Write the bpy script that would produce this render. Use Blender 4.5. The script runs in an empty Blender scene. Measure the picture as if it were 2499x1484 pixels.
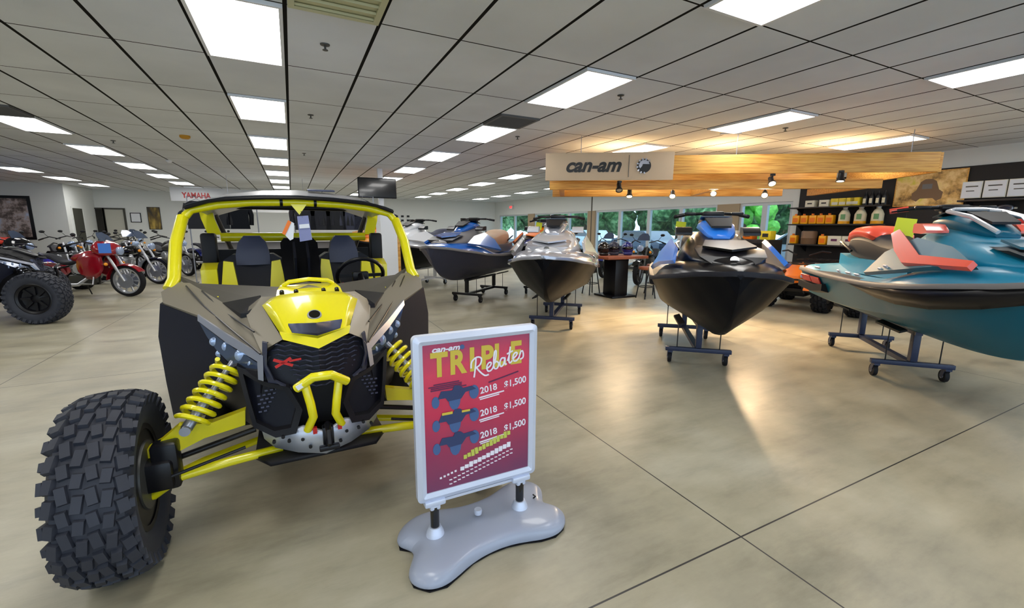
import bpy, bmesh, math, random
from mathutils import Vector, Matrix, Euler
random.seed(7)
PI = math.pi
SC = bpy.context.scene
COL = SC.collection

# ---------------------------------------------------------------- camera
FPX, YAW, PITCH, ROLL, CAMH = 1056.2, .465516, .176411, .005615, 1.5
_cy, _sy, _cp, _sp = math.cos(YAW), math.sin(YAW), math.cos(PITCH), math.sin(PITCH)
_f = Vector((_sy*_cp, _cy*_cp, -_sp)); _r = Vector((_cy, -_sy, 0)); _u = _r.cross(_f)
_cr, _sr = math.cos(ROLL), math.sin(ROLL)
CR = _cr*_r + _sr*_u; CU = -_sr*_r + _cr*_u
CAM = Vector((0, 0, CAMH))
def ray(x, y): return CR*((x-1249.5)/FPX) + CU*((742-y)/FPX) + _f
def aY(x, y, Y): d = ray(x, y); return CAM + d*(Y/d.y)
def aX(x, y, X): d = ray(x, y); return CAM + d*(X/d.x)
def aZ(x, y, Z=0.): d = ray(x, y); return CAM + d*((Z-CAMH)/d.z)
cam = bpy.data.cameras.new('camera'); co = bpy.data.objects.new('camera', cam); COL.objects.link(co)
cam.sensor_width = 36; cam.lens = FPX*36/2499; cam.clip_start = .05; cam.clip_end = 300
co.matrix_world = Matrix(((CR.x, CU.x, -_f.x, 0), (CR.y, CU.y, -_f.y, 0), (CR.z, CU.z, -_f.z, CAMH), (0, 0, 0, 1)))
SC.camera = co

# ---------------------------------------------------------------- materials
def lin(c):
    o = []
    for v in c[:3]:
        v /= 255.
        o.append(v/12.92 if v <= .04045 else ((v+.055)/1.055)**2.4)
    return (o[0], o[1], o[2], 1)
M = {}
def mat(name, col, rough=.5, metal=0., emit=0., bump=0., bscale=60., var=0., vscale=4., coat=0., spec=None):
    if name in M: return M[name]
    m = bpy.data.materials.new(name); m.use_nodes = True; nt = m.node_tree
    b = nt.nodes['Principled BSDF']; c = lin(col)
    b.inputs['Base Color'].default_value = c; b.inputs['Roughness'].default_value = rough
    b.inputs['Metallic'].default_value = metal
    if coat: b.inputs['Coat Weight'].default_value = coat; b.inputs['Coat Roughness'].default_value = .05
    if emit: b.inputs['Emission Color'].default_value = c; b.inputs['Emission Strength'].default_value = emit
    if spec is not None: b.inputs['Specular IOR Level'].default_value = spec
    tc = nt.nodes.new('ShaderNodeTexCoord')
    if var:
        n = nt.nodes.new('ShaderNodeTexNoise'); n.inputs['Scale'].default_value = vscale; n.inputs['Detail'].default_value = 5
        nt.links.new(tc.outputs['Object'], n.inputs['Vector'])
        r = nt.nodes.new('ShaderNodeValToRGB')
        r.color_ramp.elements[0].position = .3; r.color_ramp.elements[1].position = .7
        r.color_ramp.elements[0].color = tuple(v*(1-var) for v in c[:3])+(1,)
        r.color_ramp.elements[1].color = tuple(min(1, v*(1+var)) for v in c[:3])+(1,)
        nt.links.new(n.outputs['Fac'], r.inputs['Fac']); nt.links.new(r.outputs['Color'], b.inputs['Base Color'])
    if bump:
        n = nt.nodes.new('ShaderNodeTexNoise'); n.inputs['Scale'].default_value = bscale
        nt.links.new(tc.outputs['Object'], n.inputs['Vector'])
        bp = nt.nodes.new('ShaderNodeBump'); bp.inputs['Strength'].default_value = bump; bp.inputs['Distance'].default_value = .01
        nt.links.new(n.outputs['Fac'], bp.inputs['Height']); nt.links.new(bp.outputs['Normal'], b.inputs['Normal'])
    M[name] = m
    return m
Y_ = mat('yellow paint', (238, 226, 14), .28, coat=.6)
mat('yellow dull', (205, 192, 18), .55)
mat('taupe', (140, 132, 118), .4, .3, coat=.08)
mat('taupe dark', (92, 88, 82), .4, .2)
mat('black plastic', (20, 20, 25), .5, spec=.3)
mat('black satin', (14, 14, 20), .35, spec=.4)
mat('black gloss', (12, 12, 16), .12, coat=.5)
mat('rubber', (44, 47, 58), .62, var=.12, vscale=9)
mat('rubber dark', (22, 22, 27), .7, spec=.3)
mat('mesh', (16, 18, 28), .45, spec=.3)
mat('mesh light', (74, 78, 100), .4, .3)
mat('chrome', (215, 218, 225), .14, 1.)
mat('steel', (165, 170, 185), .35, .8)
mat('skid', (196, 202, 216), .38, .45, var=.06)
mat('lens', (70, 84, 110), .08, .3, coat=1.)
mat('lamp lens', (168, 188, 224), .08, .3, coat=.8); mat('liner', (22, 26, 42), .45, spec=.3)
mat('red paint', (150, 12, 32), .2, coat=1.)
mat('red', (196, 32, 30), .4)
mat('orange', (242, 122, 12), .4)
mat('amber', (255, 160, 20), .25, coat=.5)
mat('white', (232, 234, 238), .4)
mat('paper', (236, 238, 244), .6)
mat('paper blue', (140, 145, 190), .55)
mat('seat black', (28, 29, 38), .6, spec=.3)
mat('seat grey', (58, 63, 86), .5)

# ---------------------------------------------------------------- mesh builder
def V(*a): return Vector(a)
class MB:
    def __init__(s): s.bm = bmesh.new(); s.pair = False
    def _x(s, vs, mtx):
        if mtx is not None:
            for v in vs: v.co = mtx @ v.co
    def box(s, c, sz, rot=None, bev=0.):
        r = bmesh.ops.create_cube(s.bm, size=1.)
        vs = r['verts']
        for v in vs: v.co = Vector((v.co.x*sz[0], v.co.y*sz[1], v.co.z*sz[2]))
        if bev:
            es = list({e for v in vs for e in v.link_edges})
            rr = bmesh.ops.bevel(s.bm, geom=es, offset=bev, segments=2, affect='EDGES', profile=.5)
            vs = list({v for f in rr['faces'] for v in f.verts} | {v for v in vs if v.is_valid})
        m = Matrix.Translation(Vector(c))
        if rot is not None: m = m @ Euler(rot).to_matrix().to_4x4()
        s._x(vs, m); return s
    def tube(s, pts, r, n=10, cap=True, closed=False):
        pts = [Vector(p) for p in pts]; k = len(pts)
        rr = r if isinstance(r, (list, tuple)) else [r]*k
        rings = []; up = None
        for i, p in enumerate(pts):
            a = pts[i-1] if (i > 0 or closed) else p
            b = pts[(i+1) % k] if (i < k-1 or closed) else p
            d = (b-a).normalized()
            if up is None:
                up = Vector((0, 0, 1)) if abs(d.z) < .9 else Vector((1, 0, 0))
            x = d.cross(up)
            if x.length < 1e-5: x = d.cross(Vector((1, 0, .1)))
            x.normalize(); y = x.cross(d).normalized(); up = y
            rings.append([s.bm.verts.new(p + x*math.cos(2*PI*j/n)*rr[i] + y*math.sin(2*PI*j/n)*rr[i]) for j in range(n)])
        for i in range(k if closed else k-1):
            A, B = rings[i], rings[(i+1) % k]
            for j in range(n): s.bm.faces.new((A[j], A[(j+1) % n], B[(j+1) % n], B[j]))
        if cap and not closed:
            s.bm.faces.new(rings[0][::-1]); s.bm.faces.new(rings[-1])
        return s
    def loft(s, secs, closed=True, cap=True):
        R = [[s.bm.verts.new(Vector(p)) for p in sec] for sec in secs]
        n = len(R[0])
        for A, B in zip(R, R[1:]):
            for j in range(n if closed else n-1):
                q = (A[j], A[(j+1) % n], B[(j+1) % n], B[j])
                try: s.bm.faces.new(q)
                except ValueError: pass
        if cap and closed:
            s.bm.faces.new(R[0][::-1]); s.bm.faces.new(R[-1])
        return s
    def plate(s, pts, off):
        """closed slab: outline pts pushed by off"""
        A = [s.bm.verts.new(Vector(p)) for p in pts]; B = [s.bm.verts.new(Vector(p)+Vector(off)) for p in pts]
        n = len(A)
        s.bm.faces.new(A); s.bm.faces.new(B[::-1])
        for j in range(n): s.bm.faces.new((A[(j+1) % n], A[j], B[j], B[(j+1) % n]))
        return s
    def ring_plate(s, outer, inner, off):
        off = Vector(off); n = len(outer)
        L = [[s.bm.verts.new(Vector(p)+o) for p in q] for o in (Vector((0, 0, 0)), off) for q in (outer, inner)]
        for j in range(n):
            k = (j+1) % n
            s.bm.faces.new((L[0][j], L[0][k], L[1][k], L[1][j])); s.bm.faces.new((L[2][k], L[2][j], L[3][j], L[3][k]))
            s.bm.faces.new((L[0][k], L[0][j], L[2][j], L[2][k])); s.bm.faces.new((L[1][j], L[1][k], L[3][k], L[3][j]))
        return s
    def lathe(s, prof, n=32, axis='Z', c=(0, 0, 0), rot=None):
        rows = []
        for (r, h) in prof:
            row = []
            for j in range(n):
                a = 2*PI*j/n
                p = {'Z': (r*math.cos(a), r*math.sin(a), h), 'X': (h, r*math.cos(a), r*math.sin(a)), 'Y': (r*math.cos(a), h, r*math.sin(a))}[axis]
                row.append(s.bm.verts.new(p))
            rows.append(row)
        for A, B in zip(rows, rows[1:]):
            for j in range(n): s.bm.faces.new((A[j], A[(j+1) % n], B[(j+1) % n], B[j]))
        if tuple(prof[0]) != tuple(prof[-1]):
            if prof[0][0] > 1e-4: s.bm.faces.new(rows[0][::-1])
            if prof[-1][0] > 1e-4: s.bm.faces.new(rows[-1])
        m = Matrix.Translation(Vector(c))
        if rot is not None: m = m @ Euler(rot).to_matrix().to_4x4()
        s._x([v for r_ in rows for v in r_], m); return s
    def ball(s, c, r, sc=(1, 1, 1), seg=12, rot=None):
        q = bmesh.ops.create_uvsphere(s.bm, u_segments=seg, v_segments=max(6, seg*2//3), radius=r)['verts']
        m = Matrix.Translation(Vector(c))
        if rot is not None: m = m @ Euler(rot).to_matrix().to_4x4()
        s._x(q, m @ Matrix.Diagonal((sc[0], sc[1], sc[2], 1))); return s
    def mir(s):
        """mirror across local x=0; becomes a part of its own when it stays clear of the centre line"""
        xs = [v.co.x for v in s.bm.verts]
        if min(xs) > .003 or max(xs) < -.003: s.pair = True; return s
        g = bmesh.ops.duplicate(s.bm, geom=s.bm.verts[:]+s.bm.edges[:]+s.bm.faces[:])['geom']
        for e in g:
            if isinstance(e, bmesh.types.BMVert): e.co.x *= -1
        return s
    def build(s, name, m, parent=None, sub=0, smooth=True, ang=38, loc=None, rot=None):
        if s.pair:
            q = MB(); q.bm = s.bm.copy()
            for v in q.bm.verts: v.co.x *= -1
            q.build(name, m, parent, sub, smooth, ang, loc, rot)
        bmesh.ops.remove_doubles(s.bm, verts=s.bm.verts[:], dist=1e-5)
        bmesh.ops.recalc_face_normals(s.bm, faces=s.bm.faces[:])
        me = bpy.data.meshes.new(name); s.bm.to_mesh(me); s.bm.free()
        o = bpy.data.objects.new(name, me); COL.objects.link(o)
        me.materials.append(M[m] if isinstance(m, str) else m)
        if smooth:
            me.polygons.foreach_set('use_smooth', [True]*len(me.polygons))
            me.set_sharp_from_angle(angle=math.radians(ang))
        if sub:
            d = o.modifiers.new('s', 'SUBSURF'); d.levels = sub; d.render_levels = sub
        if parent: o.parent = parent
        if loc is not None: o.location = loc
        if rot is not None: o.rotation_euler = rot
        return o
def empty(name, label=None, cat=None, loc=(0, 0, 0), rz=0., group=None):
    o = bpy.data.objects.new(name, None); COL.objects.link(o); o.location = loc; o.rotation_euler = (0, 0, rz)
    return tag(o, label, cat, group)
def tag(o, label=None, cat=None, group=None, kind=None):
    if label: o['label'] = label
    if cat: o['category'] = cat
    if group: o['group'] = group
    if kind: o['kind'] = kind
    return o
KIDS = {}
def kids(o): return [c for c in bpy.data.objects if c.parent == o]
def dup(o, parent=None):
    c = o.copy(); COL.objects.link(c); c.parent = parent
    for ch in kids(o): dup(ch, c)
    return c
def text_obj(s, size, m, parent, M4, name='lettering', shear=0., ext=.001, bold=0., sx=1., align='CENTER', fit=None):
    cu = bpy.data.curves.new(name, 'FONT'); cu.body = s; cu.size = size; cu.shear = shear; cu.extrude = ext; cu.offset = bold
    cu.align_x = align; cu.align_y = 'CENTER'
    t = bpy.data.objects.new(name, cu); COL.objects.link(t)
    bpy.context.view_layer.update()
    me = bpy.data.meshes.new_from_object(t.evaluated_get(bpy.context.evaluated_depsgraph_get()))
    bpy.data.objects.remove(t)
    if fit:
        xs = [v.co.x for v in me.vertices]; ys = [v.co.y for v in me.vertices]; w_ = max(xs)-min(xs); h_ = max(ys)-min(ys); ax_ = (max(xs)+min(xs))/2; ay_ = (max(ys)+min(ys))/2
        for v in me.vertices: v.co.x = (v.co.x-ax_)*fit[0]/w_; v.co.y = (v.co.y-ay_)*fit[1]/h_
    for v in me.vertices: v.co.x *= sx
    me.transform(M4); me.materials.clear(); me.materials.append(M[m] if isinstance(m, str) else m)
    o = bpy.data.objects.new(name, me); COL.objects.link(o)
    if parent: o.parent = parent
    return o
def frame(origin, xdir, zdir):
    """matrix whose local x runs along xdir and local y along zdir (for lettering)"""
    x = Vector(xdir).normalized(); y = Vector(zdir).normalized(); z = x.cross(y)
    o = Vector(origin)
    return Matrix(((x.x, y.x, z.x, o.x), (x.y, y.y, z.y, o.y), (x.z, y.z, z.z, o.z), (0, 0, 0, 1)))
# ================================================================ the setting
CEIL = 2.938; GX0, GY0, DX, DY = .0663, 4.733, .6094, 1.2386
XR, YB = 11.0, 24.2
def nodes_mat(name):
    m = bpy.data.materials.new(name); m.use_nodes = True; M[name] = m
    return m, m.node_tree, m.node_tree.nodes['Principled BSDF']
def mth(nt, op, a, b=None, c=None):
    n = nt.nodes.new('ShaderNodeMath'); n.operation = op
    for i, v in enumerate((a, b, c)):
        if v is None: continue
        if isinstance(v, (int, float)): n.inputs[i].default_value = v
        else: nt.links.new(v, n.inputs[i])
    return n.outputs[0]
def ramp(nt, fac, stops):
    r = nt.nodes.new('ShaderNodeValToRGB'); e = r.color_ramp.elements
    while len(e) < len(stops): e.new(.5)
    for k, (p, c) in enumerate(stops): e[k].position = p; e[k].color = lin(c)
    nt.links.new(fac, r.inputs['Fac']); return r.outputs['Color']
def noise(nt, vec, scale, detail=4, rough=.5):
    n = nt.nodes.new('ShaderNodeTexNoise'); n.inputs['Scale'].default_value = scale
    n.inputs['Detail'].default_value = detail; n.inputs['Roughness'].default_value = rough
    nt.links.new(vec, n.inputs['Vector']); return n.outputs['Fac']
def mixc(nt, fac, a, b, mode='MIX'):
    n = nt.nodes.new('ShaderNodeMix'); n.data_type = 'RGBA'; n.blend_type = mode
    for sock, v in ((n.inputs['Factor'], fac), (n.inputs['A'], a), (n.inputs['B'], b)):
        if isinstance(v, (int, float)): sock.default_value = v
        elif isinstance(v, tuple): sock.default_value = v
        else: nt.links.new(v, sock)
    return n.outputs['Result']
def mapping(nt, vec, scale):
    n = nt.nodes.new('ShaderNodeMapping'); n.inputs['Scale'].default_value = scale
    nt.links.new(vec, n.inputs['Vector']); return n.outputs['Vector']

# floor: sealed mottled concrete with saw-cut joints
m, nt, b = nodes_mat('concrete'); tc = nt.nodes.new('ShaderNodeTexCoord').outputs['Object']
n1 = noise(nt, tc, .9, 6, .6); n2 = noise(nt, mapping(nt, tc, (.8, 2.6, 1)), 1.5, 9, .68)
c1 = ramp(nt, n1, [(.3, (160, 155, 138)), (.5, (182, 176, 155)), (.7, (198, 194, 177))])
c2 = ramp(nt, n2, [(.32, (140, 135, 122)), (.5, (214, 210, 200)), (.72, (250, 248, 242))])
cc = mixc(nt, .52, c1, c2, 'MULTIPLY')
sx = nt.nodes.new('ShaderNodeSeparateXYZ'); nt.links.new(tc, sx.inputs[0])
def joint(co, off, per):
    a = mth(nt, 'ADD', co, -off); a = mth(nt, 'DIVIDE', a, per); a = mth(nt, 'ADD', a, 100.5); a = mth(nt, 'FRACT', a)
    a = mth(nt, 'ADD', a, -.5); a = mth(nt, 'ABSOLUTE', a); return mth(nt, 'LESS_THAN', a, .0042/per)
j = mth(nt, 'MAXIMUM', joint(sx.outputs[0], 1.87, 4.45), joint(sx.outputs[1], 1.19, 4.35))
cc = mixc(nt, j, cc, lin((56, 54, 52)))
nt.links.new(cc, b.inputs['Base Color'])
rr = mth(nt, 'MULTIPLY_ADD', n2, .30, .20); nt.links.new(rr, b.inputs['Roughness'])
b.inputs['Specular IOR Level'].default_value = .5
bp = nt.nodes.new('ShaderNodeBump'); bp.inputs['Strength'].default_value = .12; bp.inputs['Distance'].default_value = .004
nt.links.new(n2, bp.inputs['Height']); nt.links.new(bp.outputs['Normal'], b.inputs['Normal'])
x = MB().box((0, 8.2, -.05), (26, 34.4, .1)); tag(x.build('floor', 'concrete'), kind='structure')

# ceiling: 2x4 ft lay-in tiles on a dark T-bar grid
m, nt, b = nodes_mat('ceiling tile'); tc = nt.nodes.new('ShaderNodeTexCoord').outputs['Object']
sx = nt.nodes.new('ShaderNodeSeparateXYZ'); nt.links.new(tc, sx.inputs[0])
def grid(co, off, per, w):
    a = mth(nt, 'ADD', co, -off); a = mth(nt, 'DIVIDE', a, per); a = mth(nt, 'ADD', a, 100.5); a = mth(nt, 'FRACT', a)
    a = mth(nt, 'ADD', a, -.5); a = mth(nt, 'ABSOLUTE', a); return mth(nt, 'LESS_THAN', a, w/2/per)
g = mth(nt, 'MAXIMUM', grid(sx.outputs[0], GX0, DX, .027), grid(sx.outputs[1], GY0, DY, .015))
n1 = noise(nt, tc, 1.1, 3); n2 = noise(nt, tc, 240, 2)
c1 = ramp(nt, n1, [(.35, (218, 222, 228)), (.65, (228, 232, 238))])
nt.links.new(mixc(nt, g, c1, lin((30, 28, 26))), b.inputs['Base Color']); b.inputs['Roughness'].default_value = .95
b.inputs['Specular IOR Level'].default_value = .1
bp = nt.nodes.new('ShaderNodeBump'); bp.inputs['Strength'].default_value = .25; bp.inputs['Distance'].default_value = .003
nt.links.new(n2, bp.inputs['Height']); nt.links.new(bp.outputs['Normal'], b.inputs['Normal'])
x = MB().box((0, 9.5, CEIL+.05), (26, 32, .1)); tag(x.build('ceiling', 'ceiling tile'), kind='structure')

mat('wall paint', (228, 230, 228), .8, bump=.1, bscale=300)
mat('wall black', (40, 38, 38), .75)
mat('frame bronze', (70, 64, 54), .5)
mat('mullion', (200, 204, 208), .45, .3)
mat('door dark', (64, 62, 54), .6)
mat('door pale', (190, 188, 176), .6)
mat('base vinyl', (60, 60, 62), .6)
def wallbox(name, lo, hi, m='wall paint'):
    c = [(a+b)/2 for a, b in zip(lo, hi)]; s = [b-a for a, b in zip(lo, hi)]
    return tag(MB().box(c, s).build(name, m), kind='structure')
wallbox('wall_left', (-13, 21.55, 0), (-7.35, 21.75, CEIL))
wallbox('wall_left_return', (-7.35, 21.55, 0), (-7.25, YB, CEIL))
wallbox('wall_back', (-7.35, YB, 0), (XR+.1, YB+.2, CEIL))
wallbox('wall_far_left', (-13, -6, 0), (-12.8, 21.75, CEIL))
# right wall: window band between YW0 and YW1, header above, low sill below
YW0, YW1, ZS, ZH = 6.62, 23.6, .42, 2.16
wallbox('wall_right_header', (XR, YW0, ZH), (XR+.2, YB, CEIL))
wallbox('wall_right_sill', (XR, YW0, 0), (XR+.2, YB, ZS))
wallbox('wall_right', (XR, -2, 0), (XR+.2, YW0, CEIL))
wallbox('wall_right_end', (XR, YW1, ZS), (XR+.2, YB, ZH))
wallbox('baseboard_back', (-7.25, YB-.02, 0), (XR, YB, .1), 'base vinyl')
wallbox('baseboard_right', (XR-.02, -2, 0), (XR, YB, .1), 'base vinyl')
wallbox('baseboard_left', (-12.8, 21.53, 0), (-7.35, 21.55, .1), 'base vinyl')
wallbox('trim_1', (XR-.012, 14.66, 0), (XR, 14.72, CEIL), 'frame bronze')
# piers and windows
piers = [(8.05, 8.75), (14.45, 14.95), (19.45, 20.1)]
for k, (a, c) in enumerate(piers): wallbox('wall_pier_%d' % (k+1), (XR-.01, a, ZS), (XR+.2, c, ZH), mat('pier', (170, 150, 122), .7))
m, nt, b = nodes_mat('window glass')
for n in list(nt.nodes): nt.nodes.remove(n)
out = nt.nodes.new('ShaderNodeOutputMaterial'); gl = nt.nodes.new('ShaderNodeBsdfGlossy'); gl.inputs['Roughness'].default_value = .02
tr = nt.nodes.new('ShaderNodeBsdfTransparent'); tr.inputs['Color'].default_value = (.86, .95, .97, 1)
fr = nt.nodes.new('ShaderNodeLayerWeight'); fr.inputs['Blend'].default_value = .25; mx = nt.nodes.new('ShaderNodeMixShader')
fp = mth(nt, 'POWER', fr.outputs['Facing'], 5.); fp = mth(nt, 'MULTIPLY_ADD', fp, .5, .04)
nt.links.new(fp, mx.inputs[0]); nt.links.new(tr.outputs[0], mx.inputs[1]); nt.links.new(gl.outputs[0], mx.inputs[2]); nt.links.new(mx.outputs[0], out.inputs[0])
spans = [(YW0, 7.35), (7.35, 8.05), (8.75, 10.1), (10.1, 11.5), (11.5, 13.0), (13.0, 14.45), (14.95, 16.4), (16.4, 17.9), (17.9, 19.45), (20.1, 21.7), (21.7, YW1)]
for k, (a, c) in enumerate(spans):
    fmb = MB(); t = .07
    fmb.box((XR+.08, a+t/2, (ZS+ZH)/2), (.1, t, ZH-ZS)).box((XR+.08, c-t/2, (ZS+ZH)/2), (.1, t, ZH-ZS))
    fmb.box((XR+.08, (a+c)/2, ZS+t/2), (.1, c-a-2*t, t)).box((XR+.08, (a+c)/2, ZH-t/2), (.1, c-a-2*t, t))
    w = tag(fmb.build('window_%d' % (k+1), 'mullion'), kind='structure')
    MB().box((XR+.08, (a+c)/2, (ZS+ZH)/2), (.012, c-a-2*t, ZH-ZS-2*t)).build('pane', 'window glass', w)

# doors on the far walls
def door_y(n, x0, x1, y, zt, leaf, frame_m='door dark'):
    f = MB().box((x0-.03, y-.04, zt/2), (.06, .08, zt)).box((x1+.03, y-.04, zt/2), (.06, .08, zt)).box(((x0+x1)/2, y-.04, zt+.03), (x1-x0+.12, .08, .06))
    o = tag(f.build('door_%d' % n, frame_m), kind='structure')
    MB().box(((x0+x1)/2, y-.02, zt/2), (x1-x0, .03, zt)).build('door_leaf', leaf, o)
    MB().ball((x1-.08, y-.06, 1.0), .03).build('door_handle', 'steel', o)
    return o
def Xat(px, Y): return aY(px, 520, Y).x
# side wall doorway (dark), in the return wall
ya, yb_ = 21.95, 22.85
f = MB().box((-7.24, ya-.03, 1.05), (.06, .06, 2.1)).box((-7.24, yb_+.03, 1.05), (.06, .06, 2.1)).box((-7.24, (ya+yb_)/2, 2.13), (.06, yb_-ya+.12, .06))
o = tag(f.build('door_1', 'wall paint'), kind='structure'); MB().box((-7.243, (ya+yb_)/2, 1.05), (.03, yb_-ya, 2.1)).build('door_leaf', mat('void grey', (66, 66, 58), .9), o)
door_y(2, Xat(230, YB), Xat(252, YB), YB, 2.13, mat('void', (44, 42, 38), .9))
door_y(3, Xat(256, YB), Xat(302, YB), YB, 2.13, 'door pale')

# ---------------------------------------------------------------- ceiling lights
em = mat('light diffuser', (255, 255, 252), .5)
b = em.node_tree.nodes['Principled BSDF']; b.inputs['Emission Color'].default_value = (1, .985, .95, 1); b.inputs['Emission Strength'].default_value = 7.0
def cell(i, j): return GX0+(i+.5)*DX, GY0+(j+.5)*DY
proto = None
for i in (-11, -6, -1, 4, 9, 14):
    for j in range(-5, 16, 2):
        cx, cy = cell(i, j)
        if cy > YB-.8 or (cx < -7.3 and cy > 21): continue
        if proto is None:
            proto = empty('ceiling_light', None, None)
            w, l = DX-.03, DY-.03
            fm = MB().box((-w/2+.012, 0, -.012), (.024, l, .024)).box((w/2-.012, 0, -.012), (.024, l, .024)).box((0, -l/2+.012, -.012), (w-.048, .024, .024)).box((0, l/2-.012, -.012), (w-.048, .024, .024))
            fm.build('frame', 'white', proto, smooth=False)
            MB().box((0, 0, -.006), (w-.048, l-.048, .012)).build('diffuser', 'light diffuser', proto, smooth=False)
            o = proto
        else: o = dup(proto)
        o.location = (cx, cy, CEIL)
        side = {-11: 'the far left row', -6: 'the left row', -1: 'the row over the yellow buggy', 4: 'the row right of the screen', 9: 'the row over the wooden canopy', 14: 'the row by the windows'}[i]
        depth = ['behind the viewer', 'overhead', 'nearest', 'second', 'third', 'fourth', 'fifth', 'sixth', 'seventh', 'eighth', 'ninth'][(j+5)//2]
        tag(o, 'lit ceiling panel light, %s in %s' % (depth, side), 'ceiling light', 'fluorescent panel lights in the ceiling')
# unlit return fixture near the top edge, dark vents
def vent(i, j, half, name, label, m, size=(DX-.03, .6)):
    cx, cy = cell(i, j); cy += half
    o = empty(name, label, 'vent', (cx, cy, CEIL)); w, l = size
    fm = MB().box((-w/2+.02, 0, -.012), (.04, l, .024)).box((w/2-.02, 0, -.012), (.04, l, .024)).box((0, -l/2+.02, -.012), (w-.08, .04, .024)).box((0, l/2-.02, -.012), (w-.08, .04, .024))
    fm.build('frame', m, o, smooth=False)
    MB().box((0, 0, -.003), (w-.08, l-.08, .004)).build('backing', 'black satin' if m != 'vent pale' else 'vent pale', o, smooth=False)
    s = MB()
    for k in range(12): s.box((0, -l/2+.06+k*(l-.12)/11, -.014), (w-.08, .012, .016), rot=(.6, 0, 0))
    s.build('louvers', m, o, smooth=False)
mat('vent grey', (92, 92, 92), .6); mat('vent pale', (196, 196, 160), .6)
vent(4, 0, .3, 'ceiling_vent', 'dark square louvred vent in the ceiling between two lights, left of the wooden sign', 'vent grey')
vent(-6, 0, .3, 'ceiling_vent', 'dark louvred ceiling vent at the left edge of the photo above the row of lights', 'vent grey')
vent(-6, 2, .3, 'ceiling_vent', 'dark louvred ceiling vent between the first and second lights of the left row', 'vent grey')
vent(0, -2, 0, 'air_diffuser', 'pale yellowish air panel in the ceiling at the top edge right of the big light', 'vent pale', (DX-.03, DY-.03))
def sprinkler(px, py, where):
    p = aZ(px, py, CEIL); o = empty('sprinkler_head', 'small grey fire sprinkler head in the ceiling '+where, 'sprinkler', p, 0, 'fire sprinklers in the ceiling')
    MB().lathe([(.0, 0), (.038, -.001), (.036, -.008), (.012, -.012)], 14).build('escutcheon', 'steel dark', o)
    MB().lathe([(.008, -.008), (.008, -.04), (.022, -.042), (.022, -.046), (.0, -.047)], 10).build('deflector', 'steel dark', o)
mat('steel dark', (84, 84, 82), .4, .5)
for a in ((793, 108, 'nearest, right of the big bright light'), (758, 280, 'right of the second centre light'), (1515, 232, 'right of the light above the wooden sign'), (1263, 333, 'past the dark vent, right of it'), (742, 374, 'far down the centre row'), (276, 343, 'beside the left row of lights'), (1917, 312, 'above the wooden canopy')): sprinkler(*a)
p = aZ(451, 331, CEIL); tag(MB().lathe([(.0, 0), (.075, 0), (.075, -.03), (.05, -.05), (0, -.052)], 20, c=p).build('smoke_detector', mat('detector orange', (196, 140, 20), .5)), 'round orange detector on the ceiling left of the centre lights', 'detector')
p = aZ(412, 391, CEIL); tag(MB().lathe([(.0, 0), (.06, 0), (.06, -.03), (.03, -.06), (0, -.062)], 16, c=p).build('dome_sensor', 'white'), 'small white dome on the ceiling beyond the orange detector', 'sensor')

# white post with hanging screen
pz = aZ(926, 412, CEIL); px_, py_ = pz.x, pz.y
o = empty('display_post', 'white square post standing behind the yellow buggy, carrying the black screen', 'post', (px_, py_, 0))
MB().box((0, 0, CEIL/2), (.12, .12, CEIL)).build('shaft', 'white', o, smooth=False)
MB().box((0, 0, .02), (.3, .3, .04)).build('base_plate', 'steel', o, smooth=False)
tvy = py_-.35
a, c = aY(872, 432, tvy), aY(968, 485, tvy)
t = empty('television', 'black flat screen hanging high in front of the white post', 'television', ((a.x+c.x)/2, tvy, (a.z+c.z)/2))
w, h = abs(c.x-a.x), abs(a.z-c.z)
MB().box((0, .02, 0), (w, .06, h), bev=.008).build('housing', 'black plastic', t)
MB().box((0, -.012, .0), (w-.04, .006, h-.05)).build('screen', 'black gloss', t)
MB().tube([(.15, .05, .1), (px_-(a.x+c.x)/2, .28, .1)], .02).build('wall_bracket', 'steel dark', t)

# outside, beyond the glass
mat('asphalt', (120, 124, 128), .9, var=.1); 
m, nt, b = nodes_mat('leaves'); tc = nt.nodes.new('ShaderNodeTexCoord').outputs['Object']
nt.links.new(ramp(nt, noise(nt, tc, 3, 6), [(.3, (30, 62, 34)), (.5, (70, 118, 62)), (.7, (150, 190, 130))]), b.inputs['Base Color']); b.inputs['Roughness'].default_value = .7
m, nt, b = nodes_mat('leaves bright'); tc = nt.nodes.new('ShaderNodeTexCoord').outputs['Object']
nt.links.new(ramp(nt, noise(nt, tc, 5, 6), [(.3, (90, 170, 60)), (.6, (140, 225, 90))]), b.inputs['Base Color'])
tag(MB().box((31, 8, -.2), (39.5, 90, .2)).build('parking_lot', 'asphalt'), kind='structure')
def tree(x, y, h, r, m='leaves', lab=''):
    r *= .93
    o = empty('tree', lab, 'tree', (x, y, -.1), 0, 'trees beyond the parking lot' if m == 'leaves' else None)
    MB().tube([(0, 0, 0), (.1, 0, h*.4), (0, .1, h*.7)], [.2, .15, .06]).build('trunk', mat('bark', (84, 70, 56), .9), o)
    c = MB(); rnd = random.Random(int(x*7+y*3))
    for k in range(26):
        a = rnd.random()*2*PI; q = rnd.random()**.5*r
        bmesh.ops.create_icosphere(c.bm, subdivisions=2, radius=r*rnd.uniform(.25, .42), matrix=Matrix.Translation((q*math.cos(a), q*math.sin(a), h*rnd.uniform(.25, 1))))
    for v in c.bm.verts: v.co += Vector((rnd.uniform(-.1, .1), rnd.uniform(-.1, .1), rnd.uniform(-.1, .1)))*r*.25
    c.build('crown', m, o, smooth=False)
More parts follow.
